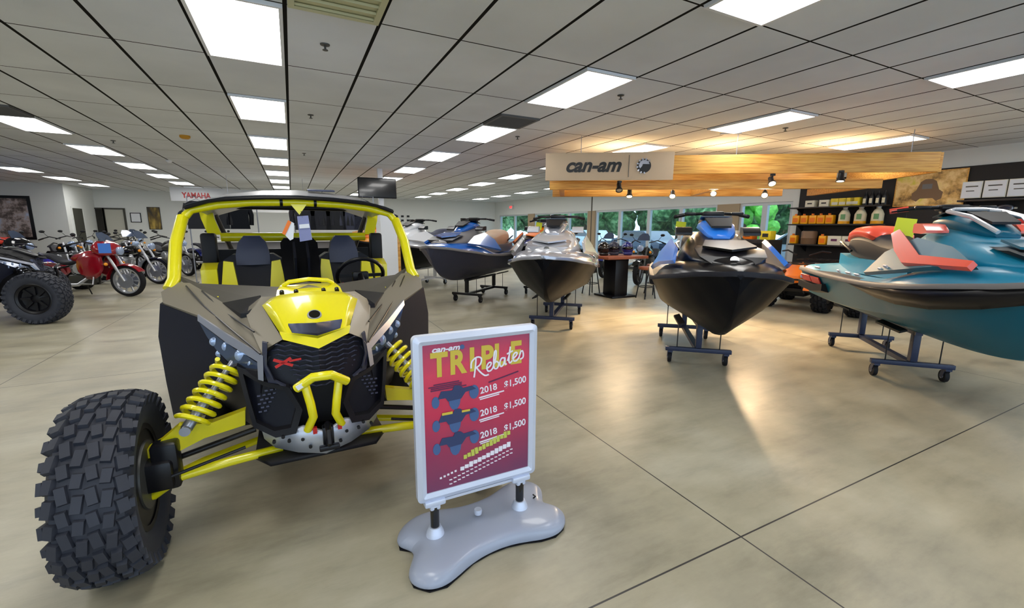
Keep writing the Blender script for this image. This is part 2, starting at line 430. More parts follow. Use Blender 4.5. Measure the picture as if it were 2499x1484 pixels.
for k, (x, y) in enumerate([(27, 7.5), (29, 13.8), (27, 20.2), (29, 26.8), (27, 33.4), (29, 39.8), (27, 46), (29, 52.4), (27, 59), (31, 66), (33, 73), (30, 80), (35, 10.5), (35.5, 17), (35, 23.5), (35.5, 30), (35, 36.6), (35.5, 43.2), (35, 50), (36, 57)]):
    tree(x, y, 5.2+(k % 3)*.7, 2.7, lab='leafy green tree beyond the parking lot seen through the windows')
tree(22.6, 16.2, 3.7, 1.6, 'leaves bright', 'bright green bushy tree seen through the window above the blue and black watercraft')
def car(x, y, m, lab, rz=0):
    o = empty('parked_car', lab, 'car', (x, y, -.1), rz)
    prof = [(-2.2, .35), (-2.25, .75), (-1.5, .95), (-.9, 1.4), (.9, 1.42), (1.6, .98), (2.2, .85), (2.25, .35)]
    MB().loft([[(px, yy*s_, pz) for px, pz in prof] for yy, s_ in ((-.85, 1), (-.8, 1), (0, 1), (.8, 1), (.85, 1))]).build('body', m, o)
    MB().plate([(-1.4, -.87, 1.0), (-.85, -.87, 1.34), (.85, -.87, 1.36), (1.45, -.87, 1.0)], (0, 1.74, 0)).build('windows', 'black gloss', o)
    for wx in (-1.4, 1.4):
        for wy in (-.82, .82): MB().lathe([(.0, -.1), (.2, -.1), (.32, -.09), (.33, 0), (.32, .09), (.2, .1), (0, .1)], 20, 'Y', (wx, wy, .33)).build('wheel', 'rubber dark', o)
mat('car silver', (190, 200, 212), .25, .6, coat=.6); mat('car white', (226, 232, 238), .3, coat=.6); mat('car dark', (50, 62, 84), .25, .4, coat=.6)
car(17.5, 9.2, 'car silver', 'silver car parked outside right of the blue and black watercraft', 1.4)
car(18.2, 14.6, 'car white', 'white car parked outside left of the blue and black watercraft', 1.5)
car(19, 20, 'car dark', 'dark blue car parked outside behind the motorcycles', 1.5)
car(18.5, 25, 'car silver', 'silver car parked outside beyond the grey watercraft', 1.5)
car(19.5, 30, 'car white', 'white car parked furthest away outside the far windows', 1.5)

# exit sign
e = aX(1247, 506, 10.93)
o = empty('exit_sign', 'small red lit exit sign high on the far right wall', 'exit sign', (10.95, e.y, e.z))
MB().box((0, 0, 0), (.06, .34, .2)).build('housing', 'white', o, smooth=False)
em2 = mat('exit red', (255, 40, 40), .4, emit=1.6)
text_obj('EXIT', .15, 'exit red', o, frame((-.033, 0, 0), (0, -1, 0), (0, 0, 1)), bold=.004)

# world and view
w = bpy.data.worlds.new('world'); SC.world = w; w.use_nodes = True; nt = w.node_tree
bg = nt.nodes['Background']; bg.inputs['Color'].default_value = (.62, .80, 1, 1); bg.inputs['Strength'].default_value = 1.7
SC.view_settings.view_transform = 'Standard'; SC.view_settings.look = 'None'; SC.view_settings.gamma = 1; SC.view_settings.exposure = 0.6
SC.view_settings.use_curve_mapping = False
SC.cycles.max_bounces = 8; SC.cycles.diffuse_bounces = 4
try: SC.cycles.use_denoising = True
except Exception: pass
# ================================================================ side-by-side buggy
UC = Vector((.07, 2.3, 0))
def U(px, py, y): return aY(px, py, 2.3+y) - UC
def mx_(p): return Vector((-p[0], p[1], p[2]))
def tire_mb(r, w, rows=6, n=30, lug=.0085):
    mb = MB(); h = w/2
    prof = [(r*.60, -h*.80), (r*.66, -h*.94), (r*.78, -h*1.02), (r*.88, -h*.98), (r*.945, -h*.84), (r*.98, -h*.45), (r*.99, 0), (r*.98, h*.45), (r*.945, h*.84), (r*.88, h*.98), (r*.78, h*1.02), (r*.66, h*.94), (r*.60, h*.80), (r*.58, h*.5), (r*.58, -h*.5), (r*.60, -h*.80)]
    mb.lathe(prof, 56, 'X')
    def prad(u):  # radius of the carcass at lateral u (-1..1)
        return r*(.99-.04*u*u-.05*u**6)
    for k in range(rows):
        u = -1+2*(k+.5)/rows; edge = abs(u) > .7
        for j in range(n):
            a = 2*PI*(j+.5*(k % 2)+(.25 if k == rows//2 else 0))/n
            bw = w/rows*(.86 if not edge else .98); bl = 2*PI*r/n*(.70 if (j+k) % 2 else .84)
            x0 = u*h
            rad = prad(u)
            sk = .16*(1 if k % 2 else -1)
            m4 = Matrix.Rotation(a, 4, 'X') @ Matrix.Translation((x0, 0, rad+lug*.4)) @ Matrix.Rotation(sk, 4, 'Z') @ Matrix.Rotation(.62*u*(1 if edge else .4), 4, 'Y')
            vs = bmesh.ops.create_cube(mb.bm, size=1.)['verts']
            for v in vs:
                t = .86 if v.co.z > 0 else 1.
                v.co = m4 @ Vector((v.co.x*bw*t, v.co.y*bl*t, v.co.z*lug*2.2))
        if edge:
            for j in range(n):  # side lugs running down the shoulder
                a = 2*PI*(j+.5*(k % 2))/n
                s_ = 1 if u > 0 else -1
                m4 = Matrix.Rotation(a, 4, 'X') @ Matrix.Translation((s_*h*.985, 0, r*.875)) @ Matrix.Rotation(s_*.28, 4, 'Y')
                vs = bmesh.ops.create_cube(mb.bm, size=1.)['verts']
                for v in vs: v.co = m4 @ Vector((v.co.x*.016, v.co.y*2*PI*r/n*(.55 if j % 2 else .4), v.co.z*r*.15))
    return mb
def utv_wheel(parent, x, y, steer, r=.39, w=.242, out=-1, rimm='black satin', bead='black satin'):
    """out=-1: outer face toward -x"""
    o = tire_mb(r, w).build('tire', 'rubber', parent, loc=(x, y, r), rot=(0, 0, steer), ang=30)
    s = out
    rm = MB().lathe([(r*.60, -s*w*.38), (r*.56, -s*w*.36), (r*.52, -s*.02), (r*.50, s*w*.2), (r*.54, s*w*.38), (r*.60, s*w*.40), (r*.57, s*w*.42), (r*.50, s*w*.36), (r*.46, s*w*.18), (r*.2, s*w*.12), (.06, s*w*.16), (0.0, s*w*.16)], 40, 'X')
    for k in range(8):
        a = k*PI/4
        rm.box((s*w*.2, math.cos(a)*r*.33, math.sin(a)*r*.33), (.03, .035, r*.36), rot=(a-PI/2, 0, 0))
    rm.build('rim', rimm, o)
    MB().lathe([(r*.605, -s*w*.37), (r*.60, -s*w*.41), (r*.54, -s*w*.40), (r*.545, -s*w*.36)], 40, 'X').build('rim_lip', bead, o)
    return o
def spring(p0, p1, r, turns, wr, n=14):
    p0, p1 = Vector(p0), Vector(p1); d = (p1-p0); L = d.length; d.normalize()
    x = d.cross(Vector((0, 1, 0))).normalized(); y = d.cross(x)
    pts = [p0 + d*L*k/(turns*n) + (x*math.cos(2*PI*k/n)+y*math.sin(2*PI*k/n))*r for k in range(turns*n+1)]
    return pts
def shrink(poly, f):
    c = sum((Vector(p) for p in poly), Vector())/len(poly)
    return [c+(Vector(p)-c)*f for p in poly]
def make_utv(label, loc, rz, P, steerL=.03, steerR=.03, tags=True):
    """P maps 'a' accent, 'b' body, 'c' cage materials"""
    A, B, Cg = P
    root = empty('side_by_side_buggy', label, 'off-road buggy', loc, rz)
    both = (1, -1)
    # wheels
    utv_wheel(root, -.828, .03, steerL, out=-1, bead='black satin'); utv_wheel(root, .828, .03, steerR, out=1, bead='black satin')
    utv_wheel(root, -.80, 2.62, 0, out=-1, w=.32, bead=A); utv_wheel(root, .80, 2.62, 0, out=1, w=.32, bead=A)
    Fup = Vector((0, .03, 0))
    def both_plate(name, pts, m, off=(0, .03, 0), two=True, par=root, sub=0):
        mb = MB().plate(pts, off)
        if two: mb.mir()
        return mb.build(name, m, par)
    # ---- hood panel (accent) : centre plate folded along its spine
    hp = [U(770, 842, -.10), U(692, 826, -.02), U(641, 745, .20), U(662, 728, .27), U(694, 722, .32)]
    ctr = [V(0, hp[0].y, hp[0].z), V(0, .0, hp[0].z+.085), V(0, .2, hp[2].z+.035), V(0, .34, hp[4].z+.015)]
    mb = MB(); tri = [(hp[0].copy(), )]
    L_ = [V(0, hp[0].y, hp[0].z), hp[1], hp[2], hp[3], hp[4]]
    rowc = [V(0, hp[0].y-.012, hp[0].z), V(-.045, -.055, hp[0].z+.06), V(-.05, .17, hp[2].z+.03), V(-.05, .26, hp[3].z+.025), V(-.05, .34, hp[4].z+.012)]
    top = []
    mb.loft([[L_[0], L_[1], L_[2], L_[3], L_[4]], [L_[0]+V(0, .0, .004), L_[1]*.72+rowc[1]*.28+V(0, -.008, .012), L_[2]*.72+rowc[2]*.28+V(0, 0, .01), L_[3]*.7+rowc[3]*.3+V(0, 0, .008), L_[4]*.7+rowc[4]*.3+V(0, 0, .006)], rowc, [V(0, p.y-.004, p.z+.004) for p in rowc]], closed=False)
    mb.mir()
    hd = mb.build('hood_panel', A, root, ang=25)
    sm = hd.modifiers.new('t', 'SOLIDIFY'); sm.thickness = .02; sm.offset = -1
    # lower chevron lip
    lip = [V(0, -.135, hp[0].z-.01), U(690, 829, -.045), U(682, 812, -.02), V(0, -.115, hp[0].z+.035)]
    both_plate('hood_lip', lip, A, (0, .03, .0))
    both_plate('hood_intake', [V(0, -.102, hp[0].z+.045), U(712, 812, -.07), U(703, 795, -.04), V(0, -.075, hp[0].z+.092)], 'mesh light', (0, .0, .0105))
    bd = U(765, 773, .06)
    q = Matrix.Translation((0, bd.y-.03, bd.z+.008)) @ Matrix.Rotation(-.42+PI/2*0, 4, 'X')
    c_ = MB().lathe([(0, .006), (.032, .006), (.034, 0), (.034, -.01)], 24, 'Z'); c_._x(c_.bm.verts, Matrix.Translation((0, bd.y-.02, bd.z+.012)) @ Matrix.Rotation(.62, 4, 'X')); bo = c_.build('badge', 'steel', root)
    c_ = MB().lathe([(0, .008), (.026, .008), (.026, 0)], 24, 'Z'); c_._x(c_.bm.verts, Matrix.Translation((0, bd.y-.02, bd.z+.012)) @ Matrix.Rotation(.62, 4, 'X')); c_.build('badge_centre', 'black gloss', bo)
    # raised hood latch bridge with handle
    z0, y0 = hp[4].z, .34
    mb = MB().loft([[V(x, y0-.02, z0-.01+.02*(1-abs(x)/.2)), V(x*.95, y0+.04, z0+.025), V(x*.85, y0+.13, z0+.04), V(x*.8, y0+.2, z0+.03), V(x*.8, y0+.2, z0-.03)] for x in (-.17, -.1, 0, .1, .17)])
    hb = mb.build('latch_cover', A, root)
    MB().tube([(-.13, y0+.12, z0+.04), (-.10, y0+.09, z0+.062), (0, y0+.07, z0+.075), (.10, y0+.09, z0+.062), (.13, y0+.12, z0+.04)], .012).build('handle', A, hb)
    m = MB()
    for x in (-.15, -.075, .075, .15): m.lathe([(0, .0), (.012, 0), (.012, -.02)], 12, 'Y', (x*.93, y0+.01, z0+.02), rot=(.5, 0, 0))
    m.build('bolts', 'black satin', hb)
    # ---- body-colour panels
    nose = [U(694, 722, .34), U(640, 724, .34), U(610, 748, .30), U(604, 770, .27), U(615, 805, .18), U(642, 868, .02), U(655, 848, .0), U(690, 828, .0), U(641, 745, .22)]
    both_plate('nose_panel', nose, B, (0, .05, -.01))
    crest = [U(436, 688, .80), U(470, 690, .78), U(560, 748, .48), U(604, 772, .28), U(618, 806, .18), U(642, 868, .03), U(560, 818, .22), U(490, 770, .42), U(404, 738, .62), U(400, 712, .72)]
    both_plate('front_fender', crest, B, (0, .05, -.05))
    cowl = [U(444, 672, .84), U(520, 702, .76), U(600, 712, .66), U(664, 706, .60), U(690, 700, .5), U(694, 722, .36), U(640, 732, .40), U(556, 748, .48), U(470, 690, .78)]
    both_plate('cowl_panel', cowl, 'taupe dark', (0, .05, -.04))
    ct = [V(-.16, .36, z0+.005), V(-.2, .62, U(664, 706, .6).z), V(0, .66, U(745, 688, .66).z), V(0, .40, z0+.04)]
    both_plate('cowl_centre', ct, B, (0, .0, -.04))
    both_plate('hood_vent', [U(548, 748, .47), U(640, 730, .37), U(622, 772, .27), U(590, 775, .28)], 'black plastic', (0, .0, .022))
    both_plate('accent_stripe', [U(535, 728, .58), U(600, 722, .52), U(606, 727, .50), U(545, 735, .55)], A, (0, .0, .012))
    # crease lines on the fender
    for q in (((462, 700, .74), (505, 750, .50), (560, 800, .27), (636, 866, .03)), ((500, 712, .66), (545, 758, .44), (590, 790, .25), (622, 812, .14))):
        MB().tube([U(a_, b_, c_)+V(0, -.012, .008) for a_, b_, c_ in q], .0045, 6).mir().build('fender_crease', 'black satin', root)
    both_plate('light_trim', [U(486, 768, .405), U(560, 818, .205), U(642, 868, .02), U(643, 930, -.03), U(630, 926, -.01), U(628, 882, .04), U(555, 836, .20), U(486, 782, .39)], 'steel', (0, .03, 0))
    hl = [U(490, 786, .42), U(555, 838, .23), U(628, 884, .09), U(632, 905, .07), U(600, 904, .12), U(568, 892, .18), U(530, 852, .28), U(508, 820, .36)]
    lens = MB().plate(hl, (0, .03, 0)).mir().build('headlight', 'lens', root)
    mb = MB()
    for px, py, r_ in ((528, 833, .022), (560, 845, .026), (596, 866, .034), (578, 884, .026), (540, 862, .018), (618, 888, .020)):
        mb.ball(U(px, py, .310-(px-528)*.0021), r_*1.15, (1, .45, 1), seg=12)
    mb.mir().build('headlamp_bulb', 'lamp lens', lens)
    # side/inner fender black panels
    both_plate('fender_liner', [U(397, 740, .64), U(490, 775, .44), U(530, 852, .30), U(568, 895, .20), U(545, 930, .36), U(520, 1010, .50), U(430, 1016, .58), U(412, 930, .62), U(393, 820, .64)], 'liner', (0, .06, 0))
    both_plate('door_panel', [V(-.68, .78, 1.08), V(-.74, .9, 1.0), V(-.74, 1.9, .98), V(-.72, 2.0, .55), V(-.70, .9, .42), V(-.64, .66, .5)], 'taupe dark', (.04, 0, 0))
    both_plate('door_accent', [V(-.752, 1.0, .93), V(-.752, 1.8, .93), V(-.748, 1.7, .8), V(-.748, 1.1, .84)], A, (.01, 0, 0))
    # grille
    gr = [U(652, 838, .02), U(651, 892, -.01), U(668, 926, -.05), U(712, 950, -.08)]
    gb = V(0, -.10, gr[3].z+.015); gt = V(0, -.09, gr[0].z-.0)
    grill_poly = [gt]+gr+[gb]
    g = MB().plate([p+V(0, .03, 0) for p in grill_poly], (0, .03, 0)).mir().build('grille', 'mesh', root)
    mb = MB()
    xl, xr2, zt, zb = gr[0].x+.015, -gr[0].x-.015, gr[0].z-.01, gr[3].z+.005
    for k in range(9):
        z = zb+(zt-zb)*k/8
        wd = 1 if k > 3 else .72+.09*k
        pts = []
        for j in range(15):
            x = (xl+(xr2-xl)*j/14)*wd
            pts.append(V(x, .02+.015*math.cos(j*PI)-.12*(1-abs(x/xl)), z+(.008 if j % 2 else -.008)))
        mb.tube(pts, .0035, 5)
    mb.build('grille_mesh', 'mesh light', g)
    both_plate('grille_surround', [U(640, 835, .03), U(652, 838, .01), U(651, 892, -.02), U(668, 928, -.06), U(712, 950, -.09), U(705, 958, -.08), U(655, 935, -.02), U(640, 890, .02)], 'mesh light', (0, .03, 0))
    # red X on the grille
    xo = U(690, 885, -.13)
    mb = MB().box(xo, (.075, .006, .012), rot=(0, -.5, 0)).box(xo, (.085, .006, .012), rot=(0, .45, 0)).box(xo+V(.05, 0, .006), (.05, .006, .008), rot=(0, -.1, 0))
    mb.build('grille_emblem', 'red', root, smooth=False)
    # air intakes
    ro = [U(578, 893, .10), U(640, 930, .0), U(705, 946, -.10), U(737, 1000, -.14), U(722, 1058, -.14), U(672, 1068, -.11), U(618, 1042, -.03), U(596, 965, .03)]
    ri = [Vector(a)*.80+(sum(ro, Vector())/8)*.20 for a in ro]
    MB().ring_plate(ro, ri, (0, .06, 0)).mir().build('intake_surround', 'black plastic', root)
    pz = MB().plate([p+V(0, .045, 0) for p in ri], (0, .02, 0)).mir().build('intake_screen', 'mesh', root)
    mb = MB(); cc_ = sum(ri, Vector())/8
    for a in range(-3, 4):
        for b_ in range(-4, 5):
            p = cc_+V(a*.022+(b_ % 2)*.011, .04+.02*a/3*.5, b_*.02)
            if (a*a/9+b_*b_/16) < .95: mb.box(p, (.013, .006, .007))
    mb.mir().build('screen_slots', 'mesh light', pz, smooth=False)
    both_plate('bumper_cover', [U(545, 900, .2), U(578, 893, .10), U(640, 930, .0), U(640, 900, .03), U(625, 905, .05), U(600, 900, .1), U(560, 890, .2)], 'black plastic', (0, .05, 0))
    # dark structure behind the face
    MB().loft([[V(x*w_, y, z) for x, z in ((-.3, zlo), (-.36, .7), (-.3, zhi), (.3, zhi), (.36, .7), (.3, zlo))] for y, w_, zlo, zhi in ((.02, .72, .5, .88), (.3, 1.1, .42, .98), (.7, 1.6, .4, 1.05), (.78, 1.7, .38, 1.06))]).build('front_bulkhead', 'black plastic', root)
    # skid plate
    sk = [V(0, -.17, .515), U(735, 1048, -.14), U(712, 1060, -.13), U(640, 1046, -.02), U(642, 1066, -.01), U(668, 1090, -.03), U(735, 1103, -.09), V(0, -.12, .40)]
    s_ = MB().loft([[a, b_] for a, b_ in zip([V(0, -.17, .52), U(735, 1045, -.15), U(690, 1058, -.10), U(638, 1046, -.01)], [V(0, -.11, .385), U(728, 1104, -.08), U(672, 1092, -.02), U(645, 1070, .01)])], closed=False)
    s_.mir(); so = s_.build('skid_plate', 'skid', root); d = so.modifiers.new('t', 'SOLIDIFY'); d.thickness = .02
    MB().loft([[V(x, y, z) for x in (-.02-.30*k, .02+.30*k)] for k, y, z in ((.75, -.08, .385), (1, .1, .35), (1, .6, .32), (1.5, .9, .31), (1.5, 2.3, .31))], closed=False).build('belly_pan', 'black plastic', root).modifiers.new('t', 'SOLIDIFY').thickness = .02
    mb = MB()
    for px, py in ((705, 1076), (738, 1072), (690, 1066), (757, 1090), (668, 1078)): mb.lathe([(0, -.006), (.008, -.006), (.008, .01)], 10, 'Y', U(px, py, -.125))
    mb.mir().build('skid_bolts', 'black satin', so)
    # tow hook + red clips
    MB().tube([(.012, -.15, .56), (.012, -.21, .545), (.012, -.235, .50), (.012, -.20, .47), (.012, -.17, .49)], .014).box((.012, -.15, .50), (.05, .05, .10), bev=.008).box((.012, -.20, .46), (.09, .03, .025), bev=.006).build('tow_hook', 'black satin', root)
    MB().box((-.045, -.17, .545), (.018, .02, .03)).box((.065, -.17, .545), (.018, .02, .03)).build('tow_clips', 'red', root)
    # front bumper bars (accent)
    bc = V(0, 0, 0)
    mb = MB()
    e0, e1 = U(722, 948, -.20), U(762, 921, -.24)
    mb.tube([e0, e1, V(.0+.02, -.25, e1.z+.003), mx_(e1), mx_(e0)], .021, 12)
    k0, k1, k2, k3 = V(-.072, -.20, e0.z+.008), V(-.056, -.22, .70), V(-.048, -.21, .63), V(-.075, -.16, .55)
    lg = MB().tube([k0, k1, k2, k3], .019, 12)
    lg.mir()
    bb = mb.build('bumper_bar', A, root); lg.build('bumper_leg', A, root)
    MB().box(e0*.7+e1*.3+V(0, -.018, .004), (.045, .012, .02), rot=(0, -.5, 0)).build('bumper_sticker', 'paper', bb, smooth=False)
    # ---- suspension, each side
    for s in both:
        f = (lambda p: Vector(p)) if s == 1 else mx_
        kn = V(-.70, .05, .39)
        # upper arm: forked plate
        ua = [U(338, 1108, .05), U(392, 1076, .06), U(436, 1038, .06), U(520, 1030, .1), U(600, 1000, .14), U(600, 1036, .14), U(500, 1068, .1), U(430, 1104, .06), U(355, 1118, .05)]
        MB().plate([f(p) for p in ua], (0, .05, 0)).build('upper_arm', A, root, ang=20)
        MB().tube([f(p) for p in (U(344, 1218, .04), U(378, 1205, .04), U(440, 1160, .04), U(560, 1125, .06), U(690, 1092, .10))], [.012, .022, .023, .023, .022], 12).build('lower_arm', A, root)
        MB().tube([f(p) for p in (U(425, 1158, .16), U(500, 1122, .26), U(640, 1070, .40))], .02, 12).build('lower_arm', A, root)
        MB().tube([f(p) for p in (U(400, 1128, .12), U(625, 1046, .14))], .014, 10).build('drive_shaft', 'black satin', root)
        MB().tube([f(p) for p in (U(385, 1135, .12), U(410, 1126, .12), U(430, 1120, .12))], [.035, .045, .02], 12).build('shaft_boot', 'black plastic', root)
        MB().tube([f(p) for p in (U(420, 1160, -.02), U(600, 1090, .02))], .008, 8).build('tie_rod', 'black satin', root)
        MB().box(f(V(-.66, .05, .42)), (.10, .09, .22), bev=.015).box(f(V(-.70, .05, .39)), (.14, .14, .14), bev=.02).build('wheel_knuckle', 'black satin', root)
        MB().lathe([(0, -.02), (.15, -.02), (.155, 0), (.15, .02), (0, .02)], 28, 'X', f(V(-.745, .05, .39)), rot=(0, 0, 0)).build('brake_disc', 'steel dark', root)
        p0, p1 = f(U(455, 1046, .02)), f(U(572, 880, .20))
        d_ = (p1-p0)
        sh = MB().tube([p0, p0+d_*.55], .024, 14).tube([p0+d_*.5, p1], .015, 12).lathe([(0, -.03), (.022, -.03), (.022, .03), (0, .03)], 14, 'Y', p0).build('shock_absorber', 'steel', root)
        MB().tube(spring(p0+d_*.10, p0+d_*.93, .064, 7, .009), .0115, 7).build('coil_spring', A, sh)
    # ---- cage
    a0, a1 = U(432, 682, .82), U(453, 524, 1.12)
    top = [a1, U(475, 512, 1.13), U(540, 500, 1.12), U(620, 494, 1.11)]
    tc_ = V(0, 1.10, top[3].z+.008)
    MB().tube([a0+V(-.02, -.04, -.05), a0, a0*.5+a1*.5+V(-.012, 0, .01), a1+V(0, 0, -.02)], .033, 14).mir().build('front_pillar', Cg, root)
    MB().tube([a1+V(.015, .0, -.01)]+top[1:]+[tc_]+[mx_(p) for p in top[1:][::-1]]+[mx_(a1+V(.015, 0, -.01))], .026, 14).build('windshield_header', Cg, root)
    m = MB()
    for x in (-.105, .105): m.lathe([(0, -.009), (.029, -.009), (.029, .009), (0, .009)], 16, 'X', (x, 1.10, tc_.z))
    m.build('header_clamp', 'black satin', root)
    MB().plate([V(-.05, 1.075, tc_.z-.015), V(.05, 1.075, tc_.z-.015), V(0, 1.075, tc_.z-.085)], (0, .02, 0)).build('mirror_mount', Cg, root)
    rt = V(-.66, 2.2, 1.66)
    MB().tube([a1+V(0, .02, 0), a1*.5+rt*.5+V(-.02, 0, .02), rt], .026, 12).mir().build('roof_rail', 'black satin', root)
    rb = U(545, 580, 1.78)
    MB().tube([(-.56, 1.95, rb.z), (.56, 1.95, rb.z)], .036, 14).build('rear_crossbar', Cg, root)
    MB().tube([(-.66, 1.95, rb.z-.02), (-.67, 2.05, 1.0), (-.64, 2.1, .6)], .026, 12).mir().build('rear_hoop', 'black satin', root)
    # wide slanted rear pillars
    MB().loft([[p+V(-.045, 0, 0), p+V(.045, 0, 0), p+V(.045, .05, 0), p+V(-.045, .05, 0)] for p in (V(-.66, 2.0, 1.68), V(-.64, 1.98, 1.55), V(-.60, 1.94, rb.z+.02))]).mir().build('rear_pillar', Cg, root)
    MB().tube([(-.6, 2.2, 1.66), (.6, 2.2, 1.66)], .024, 10).build('rear_header', 'black satin', root)
    MB().tube([(-.62, 2.15, 1.62), (-.55, 2.9, 1.15), (-.45, 3.1, .8)], .024, 10).mir().build('rear_brace', 'black satin', root)
    # roof
    zf = tc_.z+.03
    secs = []
    for x in (-.64, -.58, -.42, -.22, 0, .22, .42, .58, .64):
        ax_ = abs(x); e = max(0, (ax_-.5)/.14)
        secs.append([V(x, 1.08+.10*ax_**2, zf-.012-.12*ax_**2-.02*e), V(x, 1.02+.12*ax_**2, zf+.012-.12*ax_**2-.03*e), V(x, 1.3, zf+.065-.24*ax_**2-.03*e), V(x, 1.8, zf+.075-.30*ax_**2-.02*e), V(x, 2.28, zf+.03-.26*ax_**2-.02*e), V(x, 2.28, zf-.0-.26*ax_**2-.02*e), V(x, 1.8, zf+.045-.30*ax_**2-.02*e), V(x, 1.3, zf+.035-.24*ax_**2-.02*e)])
    rf = MB().loft(secs).build('roof', mat('roof grey', (150, 152, 160), .35, .2, coat=.3), root)
    MB().tube([V(x, 1.035+.115*x*x, zf-.005-.12*x*x-(.03*max(0, (abs(x)-.5)/.14))) for x in [k*.064 for k in range(-10, 11)]], .012, 8).build('roof_edge', 'black satin', rf)
    MB().box((.16, 1.25, zf+.066), (.18, .10, .012), rot=(.12, 0, 0), bev=.004).build('roof_panel', 'mesh light', rf)
    # ---- cabin
    for s, nm in ((-1, 'passenger'), (1, 'driver')):
        sx_ = s*.33
        st = MB().loft([[V(sx_+x*w_, y+.06*abs(x)/.25*(-1), z) for x in (-.25, -.18, 0, .18, .25)]+[V(sx_+x*w_, y+.13, z) for x in (.25, .18, 0, -.18, -.25)] for y, z, w_ in ((1.25, .55, .95), (1.42, .60, 1.), (1.52, .85, 1.), (1.60, 1.12, 1.02), (1.64, 1.22, .9), (1.66, 1.28, .55))]).build('seat', 'seat black', root)
        MB().loft([[V(sx_+x*w_, y-.02*(1-abs(x)/.12), z) for x in (-.12, 0, .12)]+[V(sx_+x*w_, y+.09, z) for x in (.12, 0, -.12)] for y, z, w_ in ((1.60, 1.20, .95), (1.61, 1.28, .95), (1.63, 1.37, .78), (1.65, 1.42, .45))], ).build('headrest', 'seat grey', st)
        MB().plate([V(sx_-.225, 1.50, .93), V(sx_-.09, 1.49, .93), V(sx_-.125, 1.545, 1.23), V(sx_-.185, 1.55, 1.24)], (0, -.05, 0)).build('bolster', A if A != 'black satin' else 'seat grey', st)
        MB().plate([V(sx_+.225, 1.50, .93), V(sx_+.09, 1.49, .93), V(sx_+.125, 1.545, 1.23), V(sx_+.185, 1.55, 1.24)], (0, -.05, 0)).build('bolster', A if A != 'black satin' else 'seat grey', st)
        MB().box((sx_, 1.34, .55), (.46, .5, .14), bev=.05).build('cushion', 'seat black', st)
        xt = MB(); cx_ = V(sx_, 1.47, 1.01); xt.box(cx_, (.10, .012, .018), rot=(0, -.6, 0)).box(cx_, (.10, .012, .018), rot=(0, .6, 0)); xt.build('emblem', 'red', st, smooth=False)
        MB().box((s*.33-.16*0, 1.70, rb.z-.03), (.16, .05, .03)).build('belt_guide', 'black plastic', st)
    MB().loft([[V(x*w_, y, z) for x in (-.12, -.07, .07, .12)]+[V(x*w_, y+.12, z) for x in (.12, -.12)] for y, z, w_ in ((1.0, .7, .9), (1.25, .95, .95), (1.45, 1.15, 1.1), (1.7, 1.36, 1.15), (1.75, 1.40, .9))]).build('centre_console', 'black plastic', root)
    MB().box((-.045, 1.40, 1.2), (.016, .2, .3), rot=(.6, 0, 0)).box((.045, 1.40, 1.2), (.016, .2, .3), rot=(.6, 0, 0)).build('console_ribs', 'seat black', root)
    MB().loft([[V(x, .86-.1*(x/.6)**2+dy, z) for dy, z in ((0, .95), (-.06, 1.05-.03*abs(x)), (.06, 1.07-.03*abs(x)), (.2, 1.0), (.22, .9))] for x in (-.62, -.4, -.2, 0, .2, .4, .62)]).build('dashboard', 'black plastic', root)
    MB().box((0, 2.05, .85), (1.2, .04, .9)).build('firewall', 'black plastic', root)
    MB().box((0, 1.3, .36), (1.2, 1.5, .05)).build('cabin_floor', 'black plastic', root)
    MB().loft([[V(x*w_, y, z) for x, z in ((-.6, .45), (-.62, zt_), (-.3, zt_+.04), (.3, zt_+.04), (.62, zt_), (.6, .45))] for y, w_, zt_ in ((2.1, 1, 1.05), (2.6, .95, 1.02), (3.05, .8, .95))]).build('rear_body', B, root)
    for s in both:
        MB().loft([[V(s*(.52+w_), 2.62+.5*math.cos(a), .42+.5*math.sin(a)) for w_ in (0, .34)]+[V(s*(.52+w_), 2.62+.47*math.cos(a), .42+.47*math.sin(a)) for w_ in (.34, 0)] for a in [k*PI/10 for k in range(1, 10)]]).build('rear_fender', 'black plastic', root)
        MB().box((s*.50, 2.62, .40), (.5, .08, .06)).box((s*.50, 2.2, .36), (.4, .8, .06), rot=(0, 0, -s*.3)).build('trailing_arm', A, root)
    # side net bolsters (accent) inside the door opening
    MB().loft([[V(-.66, y, z), V(-.56, y, z), V(-.56, y+.05, z), V(-.66, y+.05, z)] for y, z in ((1.5, 1.0), (1.5, 1.18), (1.62, 1.22))]).mir().build('side_bolster', A, root)
    MB().box((-.62, 1.75, 1.3), (.10, .10, .28), bev=.02).mir().build('speaker_pod', 'black plastic', root)
    # steering wheel
    c = U(862, 668, 1.28); cx2 = V(.40, 1.22, c.z-.01)
    ring = [cx2+V(.17*math.cos(a), -.10*math.sin(a), .135*math.sin(a)) for a in [k*2*PI/28 for k in range(28)]]
    sw = MB().tube(ring, .015, 8, closed=True).box(cx2+V(0, .01, -.01), (.12, .04, .08), bev=.012).box(cx2+V(0, .01, 0), (.31, .015, .025)).box(cx2+V(0, .03, -.06), (.03, .015, .12), rot=(-.5, 0, 0)).build('steering_wheel', 'black satin', root)
    MB().tube([cx2, cx2+V(0, -.3, -.18)], .025).build('steering_column', 'black satin', root)
    return root
utv = make_utv('yellow and taupe off-road buggy with long yellow arms in the centre foreground', UC, .015, ('yellow paint', 'taupe', 'yellow paint'))
